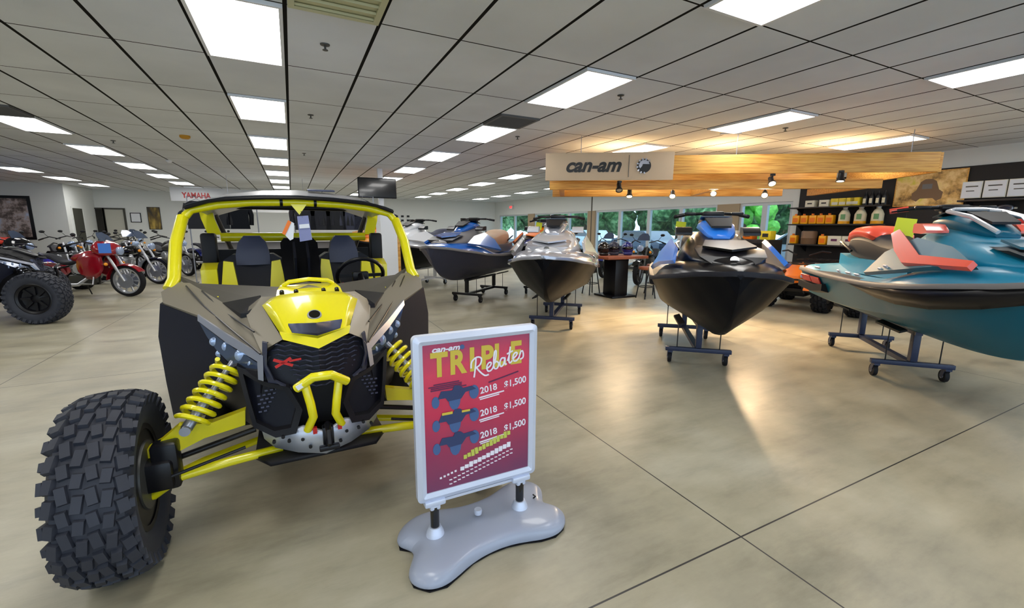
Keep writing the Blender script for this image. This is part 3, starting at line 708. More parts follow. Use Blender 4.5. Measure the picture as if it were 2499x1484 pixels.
# hang tags on the mirror mount
z_ = 1.60
t = empty('hang_tag', 'blue grey printed tag hanging from the header bar of the yellow buggy', 'tag', aY(738, 530, 3.33))
p = [aY(725, 528, 3.33), aY(752, 526, 3.33), aY(762, 585, 3.34), aY(732, 590, 3.34)]; b0 = t.location
MB().plate([q-b0 for q in p], (0, .004, 0)).build('card', 'paper blue', t, smooth=False)
MB().plate([aY(730, 548, 3.325)-b0, aY(754, 546, 3.325)-b0, aY(756, 556, 3.325)-b0, aY(731, 558, 3.325)-b0], (0, .002, 0)).build('print', 'paper', t, smooth=False)
MB().tube([aY(738, 530, 3.33)-b0, aY(733, 508, 3.40)-b0], .002, 6).build('string', 'black satin', t)
t = empty('hang_tag', 'white tag with orange stripe hanging from the header bar of the yellow buggy', 'tag', aY(704, 540, 3.30)); b0 = t.location
MB().plate([aY(q[0], q[1], 3.30)-b0 for q in ((705, 538), (718, 545), (716, 583), (708, 587), (694, 572))], (0, .004, 0)).build('card', 'paper', t, smooth=False)
MB().plate([aY(q[0], q[1], 3.294)-b0 for q in ((703, 537), (711, 542), (696, 574), (688, 570))], (0, .002, 0)).build('stripe', 'orange', t, smooth=False)
MB().tube([aY(707, 540, 3.30)-b0, aY(722, 508, 3.40)-b0], .002, 6).build('string', 'black satin', t)
# ================================================================ poster stand on its grey water base
mat('base grey', (158, 166, 186), .34, coat=.25); mat('alu', (214, 222, 242), .35, .25); mat('poster red', (196, 52, 84), .4)
so = empty('poster_stand', 'red rebate poster in a silver frame on a wavy grey base beside the yellow buggy', 'sign stand', (.74, 1.79, 0))
S0 = Vector((.74, 1.79, 0))
def S(px, py, y=0.): return aY(px, py, 1.79+y)-S0
tl, tr_, br_, bl_ = S(1004, 824), S(1307, 788), S(1304, 1146), S(1019, 1232)
x0, x1 = (tl.x+bl_.x)/2, (tr_.x+br_.x)/2; z0, z1 = (br_.z+bl_.z)/2, (tl.z+tr_.z)/2
def rrect(x0, x1, z0, z1, r, y, n=5):
    pts = []
    for cx, cz, a0 in ((x1-r, z1-r, 0), (x0+r, z1-r, PI/2), (x0+r, z0+r, PI), (x1-r, z0+r, 3*PI/2)):
        for k in range(n+1):
            a = a0+k*PI/2/n; pts.append(V(cx+r*math.cos(a), y, cz+r*math.sin(a)))
    return pts
fw = .042
MB().ring_plate(rrect(x0, x1, z0, z1, .022, -.012), rrect(x0+fw*.55, x1-fw*.55, z0+fw*.55, z1-fw*.55, .012, -.024), (0, .034, 0)).ring_plate(rrect(x0+fw*.55, x1-fw*.55, z0+fw*.55, z1-fw*.55, .012, -.024), rrect(x0+fw, x1-fw, z0+fw, z1-fw, .003, -.013), (0, .03, 0)).build('frame', 'alu', so)
m, nt, b = nodes_mat('poster print'); tc = nt.nodes.new('ShaderNodeTexCoord').outputs['Object']
sx = nt.nodes.new('ShaderNodeSeparateXYZ'); nt.links.new(tc, sx.inputs[0])
zz = mth(nt, 'MULTIPLY_ADD', sx.outputs[2], 1/(z1-z0), -z0/(z1-z0)); nn = noise(nt, tc, 5, 3)
zz = mth(nt, 'MULTIPLY_ADD', nn, .25, mth(nt, 'ADD', zz, -.125))
nt.links.new(ramp(nt, zz, [(0, (112, 60, 100)), (.25, (152, 52, 92)), (.55, (206, 48, 84)), (.8, (222, 60, 92)), (1, (150, 56, 98))]), b.inputs['Base Color'])
b.inputs['Roughness'].default_value = .25; b.inputs['Coat Weight'].default_value = .5
po = MB().box(((x0+x1)/2, 0, (z0+z1)/2), (x1-x0-.05, .016, z1-z0-.05)).build('poster', 'poster print', so, smooth=False)
PW, PH = x1-x0-2*fw, z1-z0-2*fw; px0, pz0 = x0+fw, z0+fw
def pt(u, v): return V(px0+u*PW, -.0095, pz0+v*PH)
def ptext(s, u, v, h, m, nm, sh=0., bold=0., sx=1., dz=0., rot=0.):
    a = V(math.cos(rot), 0, math.sin(rot)); c = V(-math.sin(rot), 0, math.cos(rot))
    return text_obj(s, h, m, po, frame(pt(u, v)+V(0, -dz, 0), a, c), nm, sh, .0006, bold, sx)
mat('gold print', (216, 190, 70), .5); mat('white print', (240, 236, 248), .5); mat('dark print', (96, 40, 80), .6); mat('blue print', (70, 100, 150), .5); mat('blue dark print', (48, 62, 104), .5)
ptext('can-am', .20, .962, .036, 'white print', 'brand_lettering', .25, .0012, 1.25)
MB().lathe([(0, 0), (.011, 0), (.011, -.002), (0, -.002)], 20, 'Y', pt(.345, .962)).build('brand_emblem', 'blue print', po)
for k, ch in enumerate('TRIPLE'):
    ptext(ch, (.14, .30, .435, .575, .70, .86)[k], .855+.012*k/5, .150, 'gold print', 'headline_letter', 0, .006, .82)
# brush-script style "Rebates" drawn as strokes
def script(word, u, v, sc, m):
    G = {'R': [[(0, 0), (.12, .5), (.2, 1)], [(-.12, .55), (-.05, .9), (.25, 1.05), (.5, .9), (.42, .6), (.15, .48)], [(.18, .5), (.35, .2), (.62, -.12), (.85, -.15)]],
         'e': [[(0, .2), (.25, .3), (.32, .45), (.2, .5), (.06, .35), (.08, .08), (.25, .02), (.42, .15)]],
         'b': [[(0, .15), (.2, .6), (.26, 1), (.16, .95), (.06, .4), (.08, .08), (.25, .02), (.36, .25), (.22, .42), (.12, .35)]],
         'a': [[(.34, .42), (.15, .48), (.02, .25), (.08, .02), (.25, .12), (.36, .46), (.32, .1), (.44, .05)]],
         't': [[(.05, .2), (.2, .55), (.28, .95)], [(.24, .8), (.14, .25), (.18, .03), (.34, .12)], [(.04, .6), (.42, .66)]],
         's': [[(0, .1), (.2, .5), (.3, .3), (.26, .06), (.08, .02)]]}
    mb = MB(); adv = {'R': .72, 'e': .40, 'b': .40, 'a': .44, 't': .34, 's': .34}
    cx, a = 0, .22
    for ch in word:
        for st in G[ch]:
            pts = [V(px0+u*PW+((cx+x+.12*y)*math.cos(a)-y*math.sin(a)*.9)*sc, -.0115, pz0+v*PH+((cx+x)*math.sin(a)+y*math.cos(a))*sc) for x, y in st]
            sm = []
            for i in range(len(pts)-1):
                p0 = pts[max(0, i-1)]; p1 = pts[i]; p2 = pts[i+1]; p3 = pts[min(len(pts)-1, i+2)]
                for t in (0, .33, .66): sm.append(.5*((2*p1)+(p2-p0)*t+(2*p0-5*p1+4*p2-p3)*t*t+(3*p1-p0-3*p2+p3)*t**3))
            sm.append(pts[-1])
            mb.tube(sm, .0045, 6)
        cx += adv[ch]
    for v_ in mb.bm.verts: v_.co.y = -.0115+(v_.co.y+.0115)*.25
    mb.build('script_lettering', m, po)
script('Rebates', .45, .745, .088, 'white print')
def bar(u, v, w, h, m, nm='fine_print', rot=0): return (pt(u, v), w, h, rot)
mb = MB()
for k, (u, v, w) in enumerate([(.20, .735, .10), (.19, .722, .13), (.20, .710, .12), (.22, .698, .14)]): mb.box(pt(u, v), (w*1.2, .002, .005), rot=(0, -.02, 0))
MB().box(pt(.74, .715), (.16, .002, .006), rot=(0, -.2, 0)).build('fine_print', 'dark print', po, smooth=False)
mb.build('fine_print', 'dark print', po, smooth=False)
for k, v in enumerate((.635, .475, .315)):
    ptext('2018', .59, v+.012, .044, 'white print', 'year_lettering', 0, .0008, 1.0, rot=.1)
    ptext('$1,500', .855, v+.028, .046, 'white print', 'price_lettering', .08, .0008, .95, rot=.1)
    MB().box(pt(.62, v-.03), (.13, .002, .006), rot=(0, -.1, 0)).box(pt(.60, v-.045), (.10, .002, .005), rot=(0, -.1, 0)).build('fine_print', 'white print', po, smooth=False)
    # small printed quad-bike picture
    c = (.27, v); mb = MB()
    for du, dv, a_, b_ in ((0, -.02, .028, .05), (.18, .01, .024, .034), (-.17, -.02, .018, .028)):
        p = pt(c[0]+du, c[1]+dv); mb.plate([p+V(a_*math.cos(t*PI/6), -.0012, b_*math.sin(t*PI/6)) for t in range(12)], (0, .002, 0))
    mb.build('picture_wheels', 'blue print', po)
    MB().plate([pt(c[0]+a_, c[1]+b_)+V(0, -.0016, 0) for a_, b_ in ((-.15, .0), (-.12, .05), (-.02, .045), (0, .075), (.05, .07), (.08, .05), (.16, .055), (.2, .03), (.1, .02), (.06, -.02), (-.06, -.025), (-.08, .0))], (0, .002, 0)).build('picture_body', 'blue dark print', po)
    if k == 1: MB().box(pt(.20, v+.055)+V(0, -.003, 0), (.05, .001, .012)).box(pt(.37, v+.05)+V(0, -.003, 0), (.04, .001, .01)).build('picture_accent', 'gold print', po, smooth=False)
mb = MB()
rnd = random.Random(3)
for k in range(13): mb.box(pt(.36+.036*k, .195+.0085*k), (.016, .003, rnd.choice((.020, .026, .032))), rot=(0, -.15+.2*rnd.random(), 0))
mb.build('dealer_lettering', mat('lime print', (200, 205, 90), .5), po, smooth=False)
mb = MB()
for k in range(12): mb.box(pt(.33+.042*k, .115+.0085*k), (.019, .003, rnd.choice((.018, .022, .026))), rot=(0, .05, 0))
for k in range(5): mb.box(pt(.13+.034*k, .085+.006*k), (.010, .002, .009))
for r_ in range(2):
    for k in range(16): mb.box(pt(.22+.04*k, .055-.03*r_+.0075*k), (.014, .002, .005))
mb.build('contact_lettering', 'white print', po, smooth=False)
# feet clamps, springs, sockets
for cx in (S(1062, 1290).x, S(1268, 1212).x):
    MB().box((cx, 0, z0-.012), (.10, .05, .03), bev=.008).box((cx, 0, z0-.035), (.05, .04, .03), bev=.008).build('clamp', 'alu', so)
    MB().lathe([(0, .095), (.021, .095), (.021, z0-.035), (0, z0-.035)], 20, c=(cx, 0, 0)).build('spring_sleeve', 'black gloss', so)
    MB().lathe([(.045, .06), (.040, .085), (.030, .105), (.028, .112), (.0, .112)], 24, c=(cx, 0, 0)).build('socket', 'alu', so)
MB().box(((x0+x1)/2, .0, z0-.014), (x1-x0-.15, .012, .014)).build('cross_rail', 'alu', so, smooth=False)
MB().lathe([(0, .115), (.018, .115), (.02, .105), (.018, .09), (0, .09)], 16, c=(S(1170, 1222).x, .02, 0)).build('filler_cap', 'alu', so)
# base: wavy outline from above (local coordinates about the stand's foot)
front = [(-.415, -.07), (-.40, -.17), (-.35, -.245), (-.28, -.262), (-.21, -.245), (-.14, -.195), (-.06, -.155), (.04, -.14), (.14, -.155), (.24, -.20), (.32, -.225), (.39, -.20), (.44, -.13), (.455, -.06)]
front = [(-.36, -.06), (-.405, -.13), (-.40, -.195), (-.345, -.25), (-.27, -.258), (-.20, -.225), (-.12, -.185), (-.03, -.165), (.06, -.16), (.15, -.175), (.23, -.20), (.31, -.205), (.375, -.175), (.42, -.115), (.425, -.05), (.36, .0)]
back = [(-p[0]+.02, -p[1]) for p in front]
outl = front+back
def ring(f, z, drop=0): return [V((x-.01)*f+.01, y*(f if f > .8 else f), z) for x, y in outl]
N = len(outl)
secs = [ring(1.0, .0), ring(1.005, .018), ring(1.0, .032), ring(.955, .05), ring(.90, .063), ring(.80, .070), ring(.4, .074), ring(.02, .076)]
bo = MB().loft(secs).build('base', 'base grey', so, sub=2)
MB().loft([ring(.985, .0), ring(.985, .006)]).build('base_skirt', 'black plastic', so)
# ridge valley along the back half
MB().tube([(x1-.02, .06, .01), (x1+.03, .03, .08), (x1+.01, .02, .10)], .004).build('retaining_cord', 'black satin', so)
# ================================================================ personal watercraft and their dollies
mat('hull black', (8, 10, 18), .42, spec=.12); mat('hull teal', (6, 96, 124), .35, spec=.25); mat('teal', (20, 134, 172), .38, coat=.15)
mat('ski blue', (46, 134, 245), .3, coat=.4); mat('ski black', (10, 10, 15), .25, spec=.35); mat('hull grey', (52, 54, 72), .4, spec=.3); mat('silver', (176, 178, 188), .22, .45, coat=1.)
mat('silver light', (204, 206, 212), .25, .2, coat=.8); mat('ski white', (226, 230, 236), .2, coat=1.); mat('coral', (238, 84, 60), .3, coat=.5)
mat('bumper grey', (112, 110, 112), .5); mat('foot mat', (40, 42, 48), .8, bump=.3, bscale=80); mat('dolly blue', (38, 48, 78), .45); mat('bright blue', (28, 98, 190), .22, coat=1.)
mat('tan seat', (196, 168, 142), .5); mat('hivis', (214, 222, 40), .6); mat('dark blue', (22, 34, 120), .35, coat=.6)
def jetski(label, loc, rz, hull, deck, hood, accent, seat, trim='bumper grey', cowl='black satin', group=None, cap=None, mirror=None):
    """local x runs to the bow, z=0 at the keel"""
    o = empty('personal_watercraft', label, 'jet ski', loc, rz, group)
    # x, keel z, chine (y,z), gunwale (y,z)
    S_ = [(-1.62, .10, .40, .16, .54, .44), (-1.55, .0, .44, .13, .57, .43), (-1.0, -.02, .47, .12, .60, .42), (-.3, -.03, .49, .14, .61, .42), (.3, -.04, .48, .18, .615, .44), (.75, -.03, .45, .24, .60, .48), (1.10, .01, .385, .32, .54, .53), (1.38, .11, .29, .41, .43, .57), (1.58, .27, .18, .50, .29, .61), (1.72, .47, .07, .58, .13, .63), (1.76, .60, .01, .62, .03, .64)]
    S0_ = S_
    def cr(a, b_, c, d, t): return .5*((2*b_)+(c-a)*t+(2*a-5*b_+4*c-d)*t*t+(3*b_-a-3*c+d)*t**3)
    S_ = []
    for i in range(len(S0_)-1):
        q = [S0_[max(0, i-1)], S0_[i], S0_[i+1], S0_[min(len(S0_)-1, i+2)]]
        for t in (0, .33, .67): S_.append(tuple(cr(q[0][k], q[1][k], q[2][k], q[3][k], t) if k else q[1][0]+(q[2][0]-q[1][0])*t for k in range(6)))
    S_.append(S0_[-1])
    def prof(y0, y1, z0, z1, k):  # slightly curved side
        return [(y0+(y1-y0)*t, z0+(z1-z0)*t+.02*math.sin(t*PI)*k) for t in (0, .5, 1)]
    secs = []
    for x, kz, cy, cz, gy, gz in S_:
        h = [(0, kz), (cy*.10, kz+.006), (cy*.5, kz+(cz-kz)*.42), (cy*.88, kz+(cz-kz)*.82), (cy, cz), (cy+(gy-cy)*.5, cz+(gz-cz)*.5), (gy, gz)]
        secs.append([V(x, -y, z) for y, z in h[::-1]]+[V(x, y, z) for y, z in h[1:]]+[V(x, gy_*1, gz) for gy_ in (0,)])
    MB().loft(secs).build('hull', hull, o, ang=24)
    # rubbing strip round the gunwale
    path = [V(x, gy+.012, gz+.012) for x, kz, cy, cz, gy, gz in S_]
    full_ = path+[V(p.x, -p.y, p.z) for p in path[::-1]]
    mb = MB(); secs = []
    for p in full_:
        s_ = 1 if p.y > 0 else -1
        secs.append([p+V(0, -s_*.02, -.022), p+V(0, s_*.010, -.020), p+V(0, s_*.013, .0), p+V(0, s_*.004, .020), p+V(0, -s_*.04, .022)])
    mb.loft(secs).build('bumper_strip', trim, o)
    # deck shell: footwells low, rising to the front
    D_ = [(-1.60, .52, .45, .40, .50, .50), (-1.35, .56, .44, .42, .52, .56), (-1.0, .585, .43, .34, .44, .46), (-.3, .595, .43, .36, .44, .44), (.25, .60, .45, .44, .50, .48), (.6, .59, .49, .50, .62, .70), (.95, .55, .53, .46, .68, .76), (1.25, .46, .565, .36, .69, .75), (1.48, .34, .595, .24, .685, .72), (1.66, .18, .625, .10, .67, .69), (1.75, .04, .64, .02, .655, .66)]
    secs = []
    for x, gy, gz, sy, sz, cz in D_:
        h = [(gy, gz), ((gy+sy)/2+.02, gz+(sz-gz)*.62), (sy, sz), (sy*.5, (sz+cz)/2+.01), (0, cz)]
        secs.append([V(x, -y, z) for y, z in h]+[V(x, y, z) for y, z in h[::-1][1:]])
    MB().loft(secs, closed=False).build('deck', deck, o, sub=1, ang=50)
    # side sponsors / upper side panel (accent)
    for s in (1, -1):
        sd = [V(1.22, s*.44, .68), V(.95, s*.55, .645), V(.55, s*.595, .58), V(.12, s*.60, .52), V(.22, s*.50, .72), V(.50, s*.42, .86), V(.9, s*.40, .80)]
        MB().plate(sd, (0, s*.025, .03)).build('side_panel', accent, o)
        MB().box((-.5, s*.50, .445), (1.3, .18, .012), rot=(s*.0, 0, 0)).build('foot_mat', 'foot mat', o)
    # centre body and hood
    H = [(-.05, .20, .50, .88), (.15, .27, .48, .97), (.35, .31, .50, .98), (.6, .34, .56, .92), (.9, .33, .62, .85), (1.2, .27, .66, .79), (1.42, .17, .68, .74), (1.56, .05, .68, .70)]
    secs = []
    for x, w_, zb, zt in [(a, b_*1.12, c, d+.01) for a, b_, c, d in H]:
        h = [(w_*1.08, zb), (w_*1.04, zb+(zt-zb)*.45), (w_*.8, zb+(zt-zb)*.85), (w_*.38, zt), (0, zt+.012)]
        secs.append([V(x, -y, z) for y, z in h]+[V(x, y, z) for y, z in h[::-1][1:]])
    MB().loft(secs).build('hood', hood, o, sub=1, ang=50)
    # dark front grille and inset under the hood
    MB().loft([[V(x, y*w_, z) for y in (-1, -.4, .4, 1)]+[V(x-.1, y*w_, z) for y in (1, .4, -.4, -1)] for x, z, w_ in ((1.44, .70, .16), (1.40, .76, .26), (1.20, .815, .28), (1.06, .835, .24))]).build('hood_inset', 'black satin' if cowl == 'black satin' else cowl, o)
    MB().plate([V(1.20, -.22, .826), V(1.34, 0, .80), V(1.20, .22, .826), V(.95, .17, .872), V(.95, -.17, .872)], (0, 0, .018)).build('hood_cap', cap or accent, o)
    MB().lathe([(0, .012), (.034, .01), (.036, 0)], 16, 'X', (1.47, 0, .735), rot=(0, -.5, 0)).build('emblem', 'chrome', o)
    # windscreen cowling and gauge pod
    C_ = [(.06, .17, .96, 1.04), (.22, .20, .94, 1.10), (.42, .20, .92, 1.09), (.62, .17, .88, 1.02), (.80, .10, .86, .93)]
    MB().loft([[V(x, -w_, zb), V(x, -w_*.9, zt-.03), V(x, -w_*.4, zt), V(x, w_*.4, zt), V(x, w_*.9, zt-.03), V(x, w_, zb)] for x, w_, zb, zt in C_]).build('cowling', accent if cowl == 'black satin' else cowl, o, sub=1)
    MB().plate([V(.50, -.13, 1.085), V(.50, .13, 1.085), V(.72, .09, 1.0), V(.72, -.09, 1.0)], (.0, 0, .02)).build('vent_grille', 'black plastic', o)
    MB().plate([V(.12, -.15, 1.06), V(.12, .15, 1.06), V(.34, .15, 1.115), V(.34, -.15, 1.115)], (0, 0, .012)).build('gauge', 'black gloss', o)
    for s in (1, -1):   # mirrors
        MB().loft([[V(x, s*(.24+.0*k), z), V(x, s*.40, z), V(x, s*.40, z+h), V(x, s*.24, z+h)] for k, (x, z, h) in enumerate(((.52, .93, .02), (.46, .92, .08), (.36, .925, .085), (.34, .93, .07)))]).build('mirror', mirror or ('black satin' if cowl == 'black satin' else hood), o)
    hb = MB().tube([(-.02, -.36, 1.13), (.02, -.26, 1.15), (.10, -.12, 1.155), (.12, 0, 1.15), (.10, .12, 1.155), (.02, .26, 1.15), (-.02, .36, 1.13)], .017, 10).box((.10, 0, 1.15), (.12, .22, .06), bev=.02).box((.13, -.24, 1.155), (.04, .12, .03), bev=.01).box((.13, .24, 1.155), (.04, .12, .03), bev=.01).build('handlebar', 'black satin', o)
    MB().tube([(.02, 0, 1.14), (.14, 0, .98)], .05, 12).build('steering_neck', 'black plastic', o)
    for s in (1, -1): MB().tube([(-.05, s*.39, 1.125), (.0, s*.29, 1.145)], .021, 10).build('grip', 'rubber dark', hb)
    # seat
    T_ = [(-1.38, .12, .62, .80), (-1.25, .20, .58, .93), (-1.0, .21, .52, .955), (-.75, .20, .50, .93), (-.6, .18, .50, .86), (-.3, .165, .50, .84), (-.05, .14, .50, .88), (.08, .12, .52, .95)]
    MB().loft([[V(x, -w_*1.15, zb), V(x, -w_*1.05, zt-.06), V(x, -w_*.7, zt-.005), V(x, 0, zt), V(x, w_*.7, zt-.005), V(x, w_*1.05, zt-.06), V(x, w_*1.15, zb)] for x, w_, zb, zt in T_]).build('seat', seat, o, sub=1)
    MB().loft([[V(x, -w_, .46), V(x, -w_, z), V(x, w_, z), V(x, w_, .46)] for x, w_, z in ((-1.36, .22, .66), (-1.0, .27, .62), (-.4, .26, .62), (.1, .26, .68))]).build('seat_base', hood, o)
    for s in (1, -1): MB().tube([(-1.05, s*.24, .70), (-1.2, s*.27, .78), (-1.38, s*.22, .80)], .016, 8).build('grab_handle', 'black satin', o)
    MB().box((-1.50, 0, .49), (.22, .8, .03), bev=.01).build('boarding_mat', 'foot mat', o)
    MB().lathe([(.0, -.02), (.10, -.02), (.085, .16), (.07, .17), (0, .1)], 16, 'X', (-1.76, 0, .17)).build('jet_nozzle', 'black plastic', o)
    for s in (1, -1): MB().loft([[V(x, s*.52, z), V(x, s*.60, z+.02), V(x, s*.60, z+.10), V(x, s*.53, z+.10)] for x, z in ((-1.5, .20), (-1.1, .18), (-.8, .22))]).build('sponson', 'black plastic', o)
    return o
def dolly(label, loc, rz, m='dolly blue', sep=1.2, top=.49):
    o = empty('watercraft_dolly', label, 'dolly', loc, rz)
    H_ = .165
    for sx_ in (1, -1):
        x = sx_*sep/2
        MB().box((x, 0, H_), (.05, .68, .045), bev=.004).build('crossbar', m, o)
        MB().box((x, 0, (H_+top-.06)/2+.03), (.07, .06, top-.06-H_), bev=.004).build('upright', m, o)
        for s in (1, -1):
            MB().tube([(x, s*.22, H_+.02), (x, s*.22, top-.01)], .006, 6).build('support_rod', 'black satin', o)
            MB().loft([[V(x-.25, s*.22-.03, top-.012+sl), V(x+.25, s*.22-.03, top-.012+sl), V(x+.25, s*.22+.03, top+.01+sl), V(x-.25, s*.22+.03, top+.01+sl)] for sl in (0, .02)]).build('bunk', 'black plastic', o)
            c = MB().box((x, s*.29, .135), (.06, .05, .02)).box((x-.03, s*.29-.022, .09), (.05, .004, .09), rot=(0, .3, 0)).box((x-.03, s*.29+.022, .09), (.05, .004, .09), rot=(0, .3, 0)).build('caster', m if m != 'white' else 'steel', o)
            MB().lathe([(0, -.018), (.04, -.019), (.060, -.018), (.063, 0), (.060, .018), (.04, .019), (0, .018)], 20, 'Y', (x-.035, s*.29, .063)).build('caster_wheel', 'rubber dark', c)
            MB().lathe([(0, -.023), (.026, -.023), (.026, .023), (0, .023)], 12, 'Y', (x-.035, s*.29, .063)).build('hub', 'steel', c)
    MB().box((0, 0, H_), (sep, .06, .045)).box((0, 0, top-.045), (sep+.1, .06, .035)).build('spine_beam', m, o)
    return o
KZ = .50
def ski_at(fc, bc, az, shift, jl, dl, args, dm='dolly blue', kz=KZ, pos=None, saz=None, **kw):
    cx, cy = (fc[0]+bc[0])/2, (fc[1]+bc[1])/2; a = math.radians(az)
    dolly(dl, (cx, cy, 0), a, dm, top=kz-.01)
    if pos: return jetski(jl, (pos[0], pos[1], kz), math.radians(saz or az), *args, **kw)
    return jetski(jl, (cx+shift*math.cos(a), cy+shift*math.sin(a), kz), a, *args, **kw)
s1 = ski_at((3.93, 3.22), (4.715, 4.125), -131, .05, 'black and bright blue watercraft on a blue dolly, bow toward the viewer', 'dark blue wheeled dolly under the black and bright blue watercraft', ('hull black', 'ski black', 'ski black', 'ski blue', 'seat black'), cap='ski black', trim='seat black', pos=(4.26, 3.46), saz=-133)
s2 = ski_at((3.35, 5.35), (4.175, 6.33), -131, .1, 'silver grey watercraft on a dark dolly, left of the bright blue one', 'dark wheeled dolly under the silver grey watercraft', ('hull black', 'silver', 'silver light', 'silver light', 'tan seat'), trim='silver', cowl='silver', pos=(3.67, 5.73), saz=-128)
s3 = ski_at((5.475, 1.935), (6.325, 2.775), -135.5, .16, 'teal watercraft with coral seat trim on a dolly at the right edge', 'dark wheeled dolly with black casters under the teal watercraft', ('hull teal', 'teal', 'teal', 'hull teal', 'seat black'), mirror='coral', kz=.54, pos=(5.44, 1.88), saz=-131)
s4 = ski_at((3.1, 8.135), (3.94, 8.825), -141, .1, 'grey hulled watercraft with bright blue deck on a black dolly, behind the poster', 'black wheeled dolly under the blue decked watercraft', ('hull grey', 'bright blue', 'bumper grey', 'bright blue', 'tan seat'), dm='black satin', pos=(3.42, 8.46), saz=-140)
# further back: white one and orange one
jetski('white watercraft with dark handlebar behind the blue decked one', (2.95, 10.9, .5), math.radians(-141), 'hull black', 'ski white', 'ski white', 'ski white', 'seat grey', trim='bumper grey')
dolly('white wheeled dolly under the white watercraft', (2.85, 10.8, 0), math.radians(-141), 'white')
jetski('orange watercraft furthest back, right of the buggy cage', (2.55, 13.0, .5), math.radians(-145), 'hull black', 'amber', 'orange', 'amber', 'seat black', trim='black plastic')
dolly('grey wheeled dolly under the orange watercraft', (2.45, 12.9, 0), math.radians(-145), 'bumper grey')
jetski('watercraft with brown seat and dark blue deck right behind the silver one', (5.35, 8.9, .5), math.radians(-131), 'hull black', 'dark blue', 'dark blue', 'orange', 'tan seat', trim='bumper grey')
dolly('dark wheeled dolly under the brown seated watercraft', (5.25, 8.8, 0), math.radians(-131), 'black satin')

# teal one: painted details
al = math.radians(-135.5)
mb = MB(); 
for k, (x, z, w_) in enumerate(((-1.30, .345, .26), (-1.02, .34, .24))): mb.box((x, -.585-.0*k, z), (w_, .012, .085), rot=(.45, 0, 0))
mb.build('hull_decal', 'red', s3, smooth=False)
for k, (x, y, z, w_, h_) in enumerate(((-.52, -.562, .50, .05, .035), (-.30, -.565, .50, .10, .03), (-.12, -.565, .50, .09, .03), (-1.10, -.55, .49, .14, .03), (.34, -.60, .60, .05, .03), (.42, -.60, .63, .05, .03))):
    MB().box((x, y, z), (w_, .012, h_), rot=(.75, 0, 0)).build('deck_decal', 'paper', s3, smooth=False)
# large dark side moulding along the bow half and coral stripe on the shoulder
for s in (-1, 1):
    MB().loft([[V(x, s*(y-.02), z-h), V(x, s*(y+.022), z-h*.5), V(x, s*(y+.022), z+.01)] for x, y, z, h in ((-.35, .60, .43, .01), (-.05, .605, .43, .06), (.3, .612, .445, .11), (.6, .600, .47, .15), (.95, .555, .51, .17), (1.3, .455, .56, .15), (1.55, .30, .60, .10), (1.70, .13, .63, .04))], closed=False).build('side_moulding', 'black satin', s3).modifiers.new('t', 'SOLIDIFY').thickness = .02
    MB().plate([V(1.25, s*.47, .715), V(.75, s*.52, .725), V(.50, s*.48, .84), V(.30, s*.45, .93), V(.26, s*.49, .89), V(.46, s*.55, .75), V(.66, s*.585, .655), V(1.25, s*.50, .67)], (0, s*.03, .03)).build('shoulder_stripe', 'coral', s3)
MB().loft([[V(x, -w_*1.1, z-.17), V(x, -w_, z-.05), V(x, -w_*.7, z), V(x, w_*.7, z), V(x, w_, z-.05), V(x, w_*1.1, z-.17)] for x, w_, z in ((-1.40, .13, .86), (-1.26, .225, .985), (-1.0, .235, 1.01), (-.80, .225, .985), (-.68, .20, .915))]).build('seat_trim', 'coral', s3, sub=1)
MB().tube([(.84, -.12, .94), (.62, -.17, 1.06), (.38, -.19, 1.11), (.30, -.1, 1.13), (.30, .1, 1.13), (.38, .19, 1.11), (.62, .17, 1.06), (.84, .12, .94)], .018, 8).build('screen_band', 'silver light', s3)
for s in (1, -1): MB().tube([(-.06, s*.40, 1.125), (-.0, s*.28, 1.148)], .026, 10).build('grip_cover', 'coral', s3)
# hi-vis hang tags on the handlebars
def tagcard(c, w_, h_, rz, m, lab):
    o = empty('price_tag', lab, 'tag', c)
    MB().box((0, 0, -h_/2-.02), (w_, .004, h_), rot=(0, .1, rz)).build('card', m, o, smooth=False)
    MB().tube([(0, 0, -.02), (0, 0, .04)], .002, 6).build('string', 'black satin', o)
def on(o, p): 
    return Matrix.Translation(o.location) @ Euler(o.rotation_euler).to_matrix().to_4x4() @ Vector(p)
c1 = aY(2212, 528, 2.35); tagcard(c1, .20, .26, -.6, 'hivis', 'bright yellow green tag hanging on the handlebar of the teal watercraft')
c1 = on(s1, (-.0, -.32, 1.09)); tagcard(c1, .11, .13, -.6, 'hivis', 'yellow tag hanging on the handlebar of the bright blue watercraft')
c1 = on(s2, (-.0, -.30, 1.09)); tagcard(c1, .09, .11, -.6, 'hivis', 'yellow tag hanging on the handlebar of the silver grey watercraft')

# ================================================================ wooden canopy with sign and track lamps
m, nt, b = nodes_mat('pine'); tc = nt.nodes.new('ShaderNodeTexCoord').outputs['Object']
nn = noise(nt, mapping(nt, tc, (1.2, 14, 22)), 2.2, 5)
nt.links.new(ramp(nt, nn, [(.3, (190, 126, 48)), (.55, (222, 166, 78)), (.75, (236, 190, 104))]), b.inputs['Base Color']); b.inputs['Roughness'].default_value = .5
mat('sign board', (204, 180, 150), .6, var=.03)
A0, B0 = Vector((3.80, 6.24, 0)), Vector((8.5, 3.12, 0))
dirn = (B0-A0); LEN = dirn.length; dirn.normalize(); canang = math.atan2(dirn.y, dirn.x); inn = Vector((-dirn.y, dirn.x, 0))
